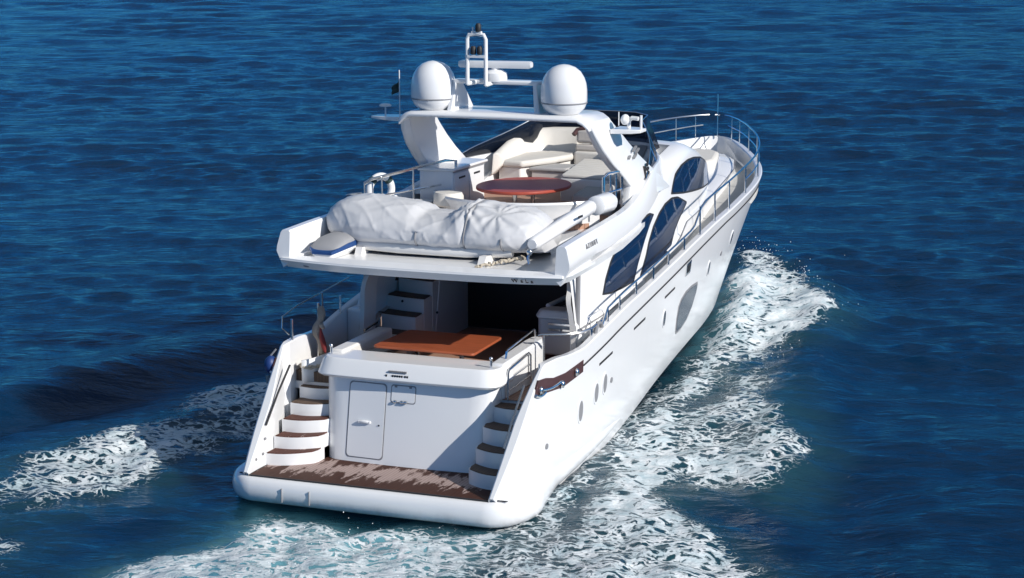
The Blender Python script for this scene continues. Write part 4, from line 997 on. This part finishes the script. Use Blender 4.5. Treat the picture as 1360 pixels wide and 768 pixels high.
# flybridge furniture ---------------------------------------------------
def fly_furniture():
    # aft lounge: curved back shell behind the tender
    b = MB(); secs = []
    for a in np.linspace(200, 340, 29):
        cx, cy = 0.10, 8.6; rx, ry = 1.95, 1.72
        x = cx + rx*math.cos(R(a)); y = cy + ry*math.sin(R(a)); nx, ny = math.cos(R(a)), math.sin(R(a))
        secs.append([(x+nx*d, y+ny*d, z) for d, z in [(0, ZF), (.0, 5.08), (.16, 5.24), (.20, 5.27), (.22, 5.22), (.10, 5.0), (.10, ZF)]])
    b.loft(secs); o = b.build('lounge_back', GEL, Y0, ang=50)
    b = MB(); secs = []
    for a in np.linspace(200, 340, 29):
        x = .10 + 1.95*math.cos(R(a)); y = 8.6 + 1.72*math.sin(R(a)); nx, ny = math.cos(R(a)), math.sin(R(a))
        secs.append([(x-nx*d, y-ny*d, z) for d, z in [(.01, ZFC), (.01, 5.05), (.06, 5.08), (.5, 5.05), (.55, 5.0), (.55, ZFC)]])
    b.loft(secs); b.build('lounge_seat', CUSH, o, ang=50)
    # starboard sunpad with pleats and its grey side cushion
    b = MB(); b.prism([(.35, 10.0), (1.75, 10.0), (1.25, 12.9), (-.15, 12.9)], ZFC, 5.38); sp = b.build('sunpad_base', GEL, Y0, bevel=.03)
    for i in range(9):
        y0 = 10.0 + i*.32; x0 = .37 - .055*i; c = MB(); c.prism([(x0, y0), (x0+1.36, y0), (x0+1.31, y0+.285), (x0-.05, y0+.285)], 5.36, 5.48); c.build('pleat', CUSH, sp, bevel=.055, seg=3)
    b = MB(); b.prism([(1.15, 8.6), (2.10, 8.6), (1.95, 10.1), (.95, 10.1)], ZFC, 5.22); g = b.build('side_lounge', CUSHG, Y0, bevel=.05, seg=3)
    b = MB(); b.tube([(2.05, 8.4, 5.42), (2.12, 9.9, 5.52)], .12, 12); b.build('side_lounge_bolster', CUSHG, g)
    # helm seat with warm backrest and brown headrest
    b = MB(); b.box(-.42, .55, 13.0, 13.5, ZFC, 5.62); hs = b.build('helm_seat', CUSH, Y0, bevel=.06, seg=3)
    b = MB(); b.box(-.42, .55, 13.1, 13.3, 5.62, 5.78); b.build('helm_lumbar', CUSHB, hs, bevel=.05, seg=3)
    b = MB(); b.box(-.42, .55, 13.15, 13.35, 5.80, 6.14); b.build('helm_backrest', CUSHB, hs, bevel=.08, seg=3)
    b = MB(); b.tube([(-.45, 13.1, 6.02), (-.40, 13.22, 6.12), (-.2, 13.24, 6.17), (.2, 13.26, 6.20), (.5, 13.24, 6.2)], .06, 10); b.build('headrest_trim', HULLCUT, hs)
    # port forward L sofa
    b = MB(); b.prism([(-1.75, 11.4), (-1.15, 11.3), (-.75, 12.3), (-.5, 12.9), (-.6, 13.7), (-1.75, 13.7)], ZFC, 5.40); so = b.build('forward_sofa', GELW, Y0, bevel=.04, seg=3)
    b = MB(); b.prism([(-1.80, 11.3), (-1.08, 11.22), (-.62, 12.25), (-.42, 12.9), (-.5, 13.6), (-1.6, 13.6)], 5.40, 5.56); b.build('sofa_seat', CUSH, so, bevel=.06, seg=3)
    b = MB(); secs = []
    for x, y, z in [(-1.74, 11.15, 5.74), (-1.82, 12.2, 5.92), (-1.80, 13.0, 6.04), (-1.60, 13.5, 6.10), (-1.2, 13.75, 6.12), (-.5, 13.75, 6.14)]:
        d = Vector((x+.6, y-12.0, 0)).normalized()
        secs.append([(x-d.x*.26, y-d.y*.26, 5.5), (x-d.x*.14, y-d.y*.14, z-.08), (x-d.x*.05, y-d.y*.05, z), (x+d.x*.06, y+d.y*.06, z-.02), (x+d.x*.10, y+d.y*.10, 5.2)])
    b.loft(secs); b.build('sofa_back', CUSH, so, ang=60, bevel=.03, seg=2)
    # grey locker and its lid in front of the sofa
    b = MB(); b.prism([(-.95, 11.5), (-.1, 11.55), (.0, 12.3), (-.65, 12.3)], ZFC, 5.30); gl = b.build('side_locker', BARG, Y0, bevel=.03)
    b = MB(); b.prism([(-1.0, 11.45), (-.05, 11.5), (.05, 12.35), (-.7, 12.35)], 5.30, 5.40); b.build('locker_lid', CUSHG, gl, bevel=.04, seg=3)
    # port wet bar
    b = MB(); b.prism([(-2.30, 8.0), (-1.48, 8.0), (-1.48, 9.85), (-2.25, 9.85)], ZFC, 5.70); wb = b.build('wet_bar', GEL, Y0, bevel=.02)
    b = MB(); b.prism([(-2.32, 7.9), (-1.42, 7.94), (-1.40, 9.9), (-2.25, 9.92)], 5.70, 5.77); b.build('bar_top', GEL, wb, bevel=.03, seg=3)
    for y0 in (8.06, 8.93):
        d = MB().box(-1.48, -1.462, y0, y0+.82, ZFC+.08, 5.64).build('cabinet_door', GEL, wb, bevel=.006)
        MB().box(-1.462, -1.445, y0+.25, y0+.58, 5.50, 5.54).build('handle', RUBBER, d)
    MB().box(-1.46, -1.44, 7.98, 9.8, 5.665, 5.695).build('bar_trim', GREYP, wb)
    # low step locker and small round seat by the bar
    b = MB(); b.lathe([(.30, 0), (.34, .03), (.34, .22), (.30, .30), (.05, .32)], (-1.35, 7.45, 5.02), 20); b.build('bar_stool', CUSH, Y0)
    b = MB(); b.prism([(-2.45, 6.5), (-1.75, 6.5), (-1.75, 7.6), (-2.45, 7.6)], ZF, 5.10); b.build('stair_locker', GELW, Y0, bevel=.03)
    # helm console
    b = MB(); b.prismx([(13.0, ZFC), (14.0, ZFC), (14.0, 5.7), (13.6, 5.75), (13.1, 5.45)], .75, 1.4); hc = b.build('helm_console', GEL, Y0, bevel=.05, seg=3)
    b = MB(); b.prismx([(13.16, 5.51), (13.56, 5.75), (13.55, 5.77), (13.15, 5.53)], .85, 1.3); b.build('instrument_panel', GREYP, hc)
fly_furniture()
ft = thing('flybridge_table', 'large oval red-brown varnished table on the flybridge', 'table', (0.02, 8.55, ZFC))
oval_ = [(0.02 + 1.04*math.cos(2*math.pi*i/48), 8.55 + 1.28*math.sin(2*math.pi*i/48)) for i in range(48)]
MB().prism(oval_, 5.34, 5.41).build('tabletop', WOODR, ft, bevel=.02)
for y in (8.0, 9.1):
    MB().lathe([(.18, 0), (.18, .03), (.05, .06), (.05, .56), (.14, .60)], (0.02, y, ZFC), 14).build('leg', CHROME, ft)

# rails --------------------------------------------------------------------
def rail(pts, r, name, parent, posts=(), pr=None, mids=()):
    t = MB(); t.tube(pts, r, 8)
    for m in mids: t.tube(m, r*.7, 6)
    o = t.build(name, CHROME, parent)
    for a, b_ in posts: MB().tube([a, b_], pr or r*.9, 8).build('stanchion', CHROME, o)
    return o
for s in (1, -1):
    def rp(y, up, inn=.085): return (s*max(HB(y)-inn, 0.02), y, ZS(y)+up)
    y_a = 5.4 if s > 0 else 9.0; ys = list(np.linspace(y_a, 11.6, 20)); low = [rp(y, .05 + .27*min((y-y_a)/.3, 1)) for y in ys]
    kink = [rp(11.9, .36), rp(12.2, .52), rp(12.45, .66), rp(12.8, .72)]
    if s < 0: kink = [rp(11.9, .36), rp(12.2, .52), rp(12.45, .66), rp(12.8, .72)]
    hi = [rp(y, .72) for y in np.linspace(13.2, 22.5, 24)] + [rp(23.3, .70), rp(23.8, .68), rp(24.05, .66)]
    posts = [(rp(y, .01), rp(y, .31)) for y in (5.75, 6.5, 7.6, 8.8, 9.9, 11.1) if y > y_a] + [(rp(y, .01), rp(y, .70)) for y in (12.35, 13.6, 14.9, 16.6, 18.6, 20.6, 22.0, 23.1, 23.7)]
    mids = [[rp(y, .38) for y in np.linspace(16.6, 23.9, 24)]]
    rail(low + kink + hi, .024, 'bow_rail', Y0, posts, .02, mids)
# toe of the pulpit joins at the stem, jack staff
MB().tube([(-.07, 24.05, 5.42), (0, 24.12, 5.42), (.07, 24.05, 5.42)], .024, 8).build('pulpit_bow', CHROME, Y0)
MB().tube([(0, 24.1, 4.78), (0, 24.12, 6.02)], .018, 6).build('jack_staff', CHROME, Y0)
# anchor gear
b = MB(); b.lathe([(.16, 0), (.18, .1), (.10, .16), (.14, .26), (.12, .30)], (.35, 22.6, 4.2), 14); b.lathe([(.14, 0), (.16, .08), (.09, .14), (.12, .22)], (-.35, 22.6, 4.2), 14); b.build('windlass', CHROME, Y0)
# starboard quarter rail around the cockpit corner
rail([(2.05, 4.16, 2.96), (2.12, 4.18, 2.98), (2.55, 4.38, 2.98), (2.80, 4.62, 2.99), (2.93, 4.95, 3.03), (3.0, 5.35, 3.12)], .032, 'quarter_rail', Y0, [((2.16, 4.18, 1.95), (2.16, 4.18, 2.96)), ((2.93, 4.92, 2.80), (2.93, 4.92, 3.02))], .03)
b = MB(); b.tube([(2.97, 5.05, 2.88), (2.98, 5.18, 3.10), (2.99, 5.34, 3.08), (2.99, 5.42, 2.94)], .045, 8); b.build('mooring_cleat', GREYP, Y0)
# port quarter: posts with a wire
rail([(-2.80, 2.5, 2.95), (-2.86, 2.3, 3.12), (-2.95, 2.5, 3.32), (-2.92, 3.1, 3.44), (-2.93, 4.3, 3.52), (-2.95, 5.6, 3.6)], .014, 'quarter_rail', Y0,
     [((-2.80, 2.62, 2.6), (-2.80, 2.62, 3.25)), ((-2.90, 4.2, 2.75), (-2.90, 4.2, 3.52)), ((-2.92, 5.1, 2.9), (-2.92, 5.1, 3.3))], .028)
rail([(-2.0, 4.4, 2.72), (-2.0, 5.0, 2.78), (-2.05, 5.3, 2.88), (-2.12, 5.45, 2.84), (-2.14, 5.5, 2.6)], .03, 'cockpit_grab_rail', Y0)
b = MB(); b.prism([(-2.85, 2.7), (-2.0, 2.7), (-2.0, 5.2), (-2.85, 5.2)], ZCK, 2.16, ); b.build('quarter_well', TEAKD, Y0)
b = MB(); rows = []
for t in np.linspace(0, 1, 9):
    rows.append([(-2.56 + .36*t + .1*math.sin(3*t), 2.55 + .45*t + .9*t*t, z) for z in (ZCK, 2.42 + .1*t)])
b.grid(rows); o = b.build('well_side', GEL, Y0); o.modifiers.new('t', 'SOLIDIFY').thickness = .05
# flybridge rails
rail([(-2.75, 6.05, 5.62), (-2.6, 6.1, 5.72), (-2.2, 6.6, 5.82), (-1.75, 8.2, 5.92), (-1.62, 8.5, 5.88), (-1.60, 8.55, 4.8)], .034, 'flybridge_rail', Y0,
     [((-2.42, 6.25, 4.75), (-2.42, 6.25, 5.76)), ((-2.05, 7.1, 4.8), (-2.05, 7.1, 5.85)), ((-2.75, 6.05, 4.9), (-2.75, 6.05, 5.62))], .022, [[(-2.42, 6.25, 5.35), (-1.6, 8.5, 5.4)]])
rail([(-2.78, 6.0, 5.42), (-3.0, 5.9, 5.4), (-3.12, 5.9, 5.36)], .02, 'outrigger_rail', Y0)
rail([(2.42, 7.1, 5.10), (2.42, 7.1, 5.86), (2.44, 7.3, 5.92), (2.40, 8.2, 5.86), (2.40, 8.35, 5.80), (2.40, 8.4, 5.05)], .036, 'flybridge_rail', Y0, [((2.42, 7.55, 5.1), (2.42, 7.55, 5.9)), ((2.41, 7.95, 5.1), (2.41, 7.95, 5.87))], .022, [[(2.42, 7.1, 5.5), (2.4, 8.4, 5.45)]])
# tender crane lying on the starboard coaming
b = MB(); p0 = Vector((2.0, 3.95, 4.88)); p1 = Vector((2.42, 6.4, 5.36)); secs = []
for t, r_ in [(0, .10), (.03, .14), (.5, .155), (.94, .165), (.97, .13)]:
    c = p0.lerp(p1, t); secs.append([(c.x + r_*math.cos(a)*1.0, c.y, c.z + r_*.95*math.sin(a)) for a in [2*math.pi*i/16 for i in range(16)]])
b.loft(secs); cr = b.build('tender_crane', GEL, Y0, ang=50)
b = MB(); secs = []
p1b = Vector((2.44, 6.5, 5.36)); p2 = Vector((2.52, 7.3, 5.36))
for t, r_ in [(0, .15), (.05, .21), (.8, .22), (1, .16)]:
    c = p1b.lerp(p2, t); secs.append([(c.x + r_*math.cos(a), c.y, c.z - .03 + r_*math.sin(a)) for a in [2*math.pi*i/16 for i in range(16)]])
b.loft(secs); b.build('crane_housing', GEL, cr, ang=50)
b = MB(); b.tube([(2.0, 3.9, 4.80), (1.95, 3.85, 4.62), (2.0, 3.8, 4.50)], .03, 8); b.ell((1.98, 3.86, 4.74), .07, .07, .07, 10); b.build('crane_hook', CHROME, cr)
b = MB(); b.box(2.50, 2.515, 5.3, 5.55, 5.24, 5.29); b.build('crane_slot', RUBBER, cr)
# tender chocks
b = MB(); b.prismx([(3.55, ZF), (5.8, ZF), (5.8, 4.66), (4.9, 4.55), (3.7, 4.62)], .95, 1.10); b.build('tender_chock', GELW, flyd); MB().prismx([(3.75, ZF), (5.8, ZF), (5.8, 4.66), (4.9, 4.55), (3.85, 4.62)], -1.9, -1.75).build('tender_chock', GELW, flyd)

# ------------------------------------------------------------------ things carried on board
def tender():
    T0 = thing('covered_tender', 'inflatable tender lashed under a crumpled grey-white cover, athwart the boat deck', 'tender', (-.4, 4.7, ZF))
    ZTOP = itp([-2.98, -2.85, -2.6, -2.2, -1.6, -.9, -.6, -.1, .3, .5, 1.0, 1.5, 1.8, 2.0, 2.08], [4.98, 5.28, 5.48, 5.57, 5.55, 5.48, 5.32, 5.32, 5.54, 5.58, 5.50, 5.47, 5.38, 5.14, 4.96])
    WA = itp([-2.98, -2.8, -2.4, -1.8, 1.2, 1.8, 2.08], [.15, .55, .85, 1.0, 1.02, .85, .55])
    b = MB(); nx, nv = 190, 120
    xs = np.linspace(-2.98, 2.08, nx); secs = []
    for i, x in enumerate(xs):
        zt = ZTOP(x); w_ = WA(x); zb = 4.60 + .25*max(0, (-2.3-x)/.68)**1.5; yc = 4.86; sec = []
        for j in range(nv):
            a = 2*math.pi*j/nv; cy, sz = math.cos(a), math.sin(a)
            ey = math.copysign(abs(cy)**.75, cy)*w_; ez = math.copysign(abs(sz)**.85, sz)
            zmid = zb + .28; z = zmid + (zt - zmid)*ez if ez > 0 else zmid + (zmid - zb)*ez
            y = yc + ey
            if ez > 0: y = yc + ey*(1 - .22*ez**2)
            # tubes sag between strap lines
            sec.append([x, y, z])
        secs.append(sec)
    A = np.array(secs); X_, Y_, Z_ = A[..., 0], A[..., 1], A[..., 2]
    cx, cy, cz = X_, 4.72, 4.95
    n = np.stack([np.zeros_like(X_), Y_-4.86, (Z_-4.95)*1.3], -1); n /= np.linalg.norm(n, axis=-1, keepdims=True)+1e-6
    # folds: radiate down from the two high points and bunch along the lashings
    th = np.arctan2(Z_-5.0, Y_-4.86)
    f = np.zeros_like(X_)
    for px, pz, py in [(.42, 5.5, 4.3), (1.15, 5.46, 4.15)]:
        dx = X_-px; dz = (Z_-pz)+(Y_-py)*.4; rr = np.hypot(dx, dz); ang = np.arctan2(dz, dx)
        f += .017*np.sin(ang*9 + 2*vnoise(X_*2, th*2, 7))*np.exp(-((rr-.30)/.30)**2)
    f += .014*vnoise(X_*1.6 + 1.2*th, th*1.1, 51)
    for q, (sc, ro, am) in enumerate([(1.1, 1.6, .026), (2.1, -1.4, .018), (3.6, 2.6, .010), (6.0, -2.2, .005)]):   # sharp creases running over and down
        r1 = 1-np.abs(vnoise(X_*sc + ro*th + 9*q, th*.55*sc - X_*.3, 61+q)); f += am*(r1**8) - am*.15
    for sx in (.52,): f -= .035*np.exp(-((X_-sx-.05*np.sin(th*3))/.045)**2)
    A += n*f[..., None]
    b.loft([[tuple(p) for p in s_] for s_ in A])
    cv = b.build('cover', COVER, T0, ang=80, recalc=True)
    # lashing straps
    for sx in (.52, 1.35, -.55):
        i = int(np.argmin(abs(xs-sx))); pts = [tuple(A[i, j] + n[i, j]*.014) for j in range(int(nv*.02), int(nv*.62), 2)]
        if sx != .52: pts = [p for p in pts if p[2] < 5.0 and p[1] < 4.6]
        if len(pts) > 2: MB().tube(pts, .016, 6).build('strap', GREYP, T0)
    # hull tube peeping out below the cover
    t = MB(); t.tube([(-2.2, 4.12, 4.64), (-1.0, 4.02, 4.62), (.5, 4.02, 4.62), (1.5, 4.14, 4.66)], .11, 12); t.build('hull_tube', GELW, T0)
    return T0
tender()
wt = thing('water_toy', 'small blue and white craft with a grey top wedged in the port aft corner', 'water toy', (-2.35, 3.6, ZF))
b = MB(); secs = []
for y, w_, h in [(3.12, .20, .16), (3.22, .30, .24), (3.6, .36, .30), (4.1, .36, .32), (4.6, .25, .28)]:
    secs.append([(-2.32+dx*w_, y, ZF+.04+dz*h) for dx, dz in [(-.7, 0), (.7, 0), (1, .35), (1.02, .6), (-1.02, .6), (-1, .35)]])
b.loft(secs); b.build('lower_hull', GEL, wt, bevel=.03, seg=2)
b = MB(); secs = []
for y, w_, h in [(3.10, .22, .16), (3.21, .33, .24), (3.6, .385, .30), (4.1, .385, .32), (4.6, .27, .28)]:
    secs.append([(-2.32+dx*w_, y, ZF+.04+dz*h) for dx, dz in [(-1.0, .58), (1.0, .58), (1.0, .92), (-1.0, .92)]])
b.loft(secs); b.build('blue_band', TOYB, wt)
b = MB(); secs = []
for y, w_, h in [(3.13, .22, .30), (3.22, .32, .36), (3.6, .37, .44), (4.1, .37, .48), (4.6, .26, .42)]:
    secs.append([(-2.32 + w_*math.cos(a), y, ZF + .04 + (.14 if y < 3.2 else .22 if y < 3.5 else .28) + (h-.28)*math.sin(a)*.85) for a in [math.pi*i/10 for i in range(11)]])
b.loft(secs); b.build('grey_cover', simple('toy_grey', (0.30, 0.30, 0.31), 0.7, var=0.12), wt, ang=60)
# lifebuoy on the port flybridge rail
lb = thing('lifebuoy', 'white lifebuoy with dark bands hung on the port flybridge rail', 'lifebuoy', (-2.62, 6.6, 5.42))
def torus(R0, r0, c, a0, a1, n=24, m=10, tilt=0.5):
    P = []
    pts = []
    for i in range(n+1):
        a = a0 + (a1-a0)*i/n; pts.append((c[0] + R0*math.cos(a)*math.sin(tilt), c[1] + R0*math.cos(a)*math.cos(tilt), c[2] + R0*math.sin(a)))
    return pts
b = MB(); b.tube(torus(.30, .085, (-2.62, 6.6, 5.42), 0, 2*math.pi, 32)[:-1], .085, 12, closed=True); b.build('ring', GEL, lb)
for k in range(4):
    a = k*math.pi/2 + .6; b = MB(); b.tube(torus(.30, .09, (-2.62, 6.6, 5.42), a, a+.35, 6), .092, 12); b.build('band', GREEN, lb)
# rolled ensign on its staff at the port quarter
en = thing('furled_ensign', 'furled pale and red ensign wrapped on its staff at the port quarter', 'flag', (-2.66, 3.55, 2.16))
MB().tube([(-2.66, 3.55, 2.16), (-2.64, 3.5, 3.45)], .03, 8).build('staff', CHROME, en)
b = MB(); pts = []; rad = []
for i in range(22):
    t = i/21; pts.append((-2.62 + .05*math.sin(t*9) , 3.5 + .04*math.cos(t*7), 3.36 - 1.0*t)); rad.append(.045 + .035*abs(math.sin(t*8.5+.6)) + .03*t*(1-t)*2)
b.tube(pts, rad, 9); b.tube([(-2.60, 3.48, 3.02), (-2.52, 3.42, 2.98), (-2.46, 3.4, 2.92)], [.04, .05, .03], 8); b.build('cloth', simple('ensign_cloth', (0.30, 0.26, 0.22), 0.9, var=0.3, scale=14, bump=0.5, bscale=25), en)
b = MB(); b.tube([(-2.56, 3.44, 2.92), (-2.52, 3.42, 2.72), (-2.48, 3.44, 2.52), (-2.47, 3.46, 2.40)], [.015, .055, .06, .02], 10); b.build('red_cloth', REDC, en)
# rope heap in the well
b = MB(); r = random.Random(4); pts = []
for i in range(120):
    a = i*.42; rad = .18 + .14*math.sin(i*.37) + .05*r.random(); pts.append((-2.45 + rad*math.cos(a)*.8, 3.1 + rad*math.sin(a)*1.8, 2.19 + .10*i/120 + .05*r.random()))
b.tube(pts, .022, 6); tag(b.build('mooring_rope', ROPE, None, origin=(-2.45, 3.1, 2.17)), 'heap of beige mooring rope lying in the port quarter well', 'rope')
# rope lashing on the boat deck
b = MB(); pts = []
for i in range(60):
    t = i/59; pts.append((1.05 + .75*t + .04*math.sin(i*1.3), 3.25 + .75*t + .05*math.cos(i*1.1), ZF + .03 + .05*abs(math.sin(i*.8)) + .12*t))
b.tube(pts, .026, 8); tag(b.build('lashing_rope', ROPE, None, origin=(1.4, 3.6, ZF)), 'cream rope trailing from the crane hook across the boat deck', 'rope')
# blue fender on the port quarter
fd_ = thing('fender', 'blue ball fender hanging outside the port quarter', 'fender', (-3.02, 2.1, 2.28))
b = MB(); b.ell((-3.00, 2.05, 2.40), .13, .16, .19, 16); b.build('ball', BLUE, fd_)
b = MB(); b.tube([(-3.03, 2.05, 2.55), (-2.9, 2.1, 2.72)], .02, 6); b.tube([(-3.05, 2.0, 2.18), (-3.02, 1.98, 2.02)], .05, 8); b.build('lanyard', GREYP, fd_)

# ------------------------------------------------------------------ trim the yacht and everything on it
bpy.context.view_layer.update()
for o in list(COL.objects):
    if o.parent is None and o.type in ('MESH', 'EMPTY') and o.name not in ('sea', 'spray'):
        o.matrix_world = TRIM @ o.matrix_world
for o in COL.objects:
    if '_o' in o: del o['_o']
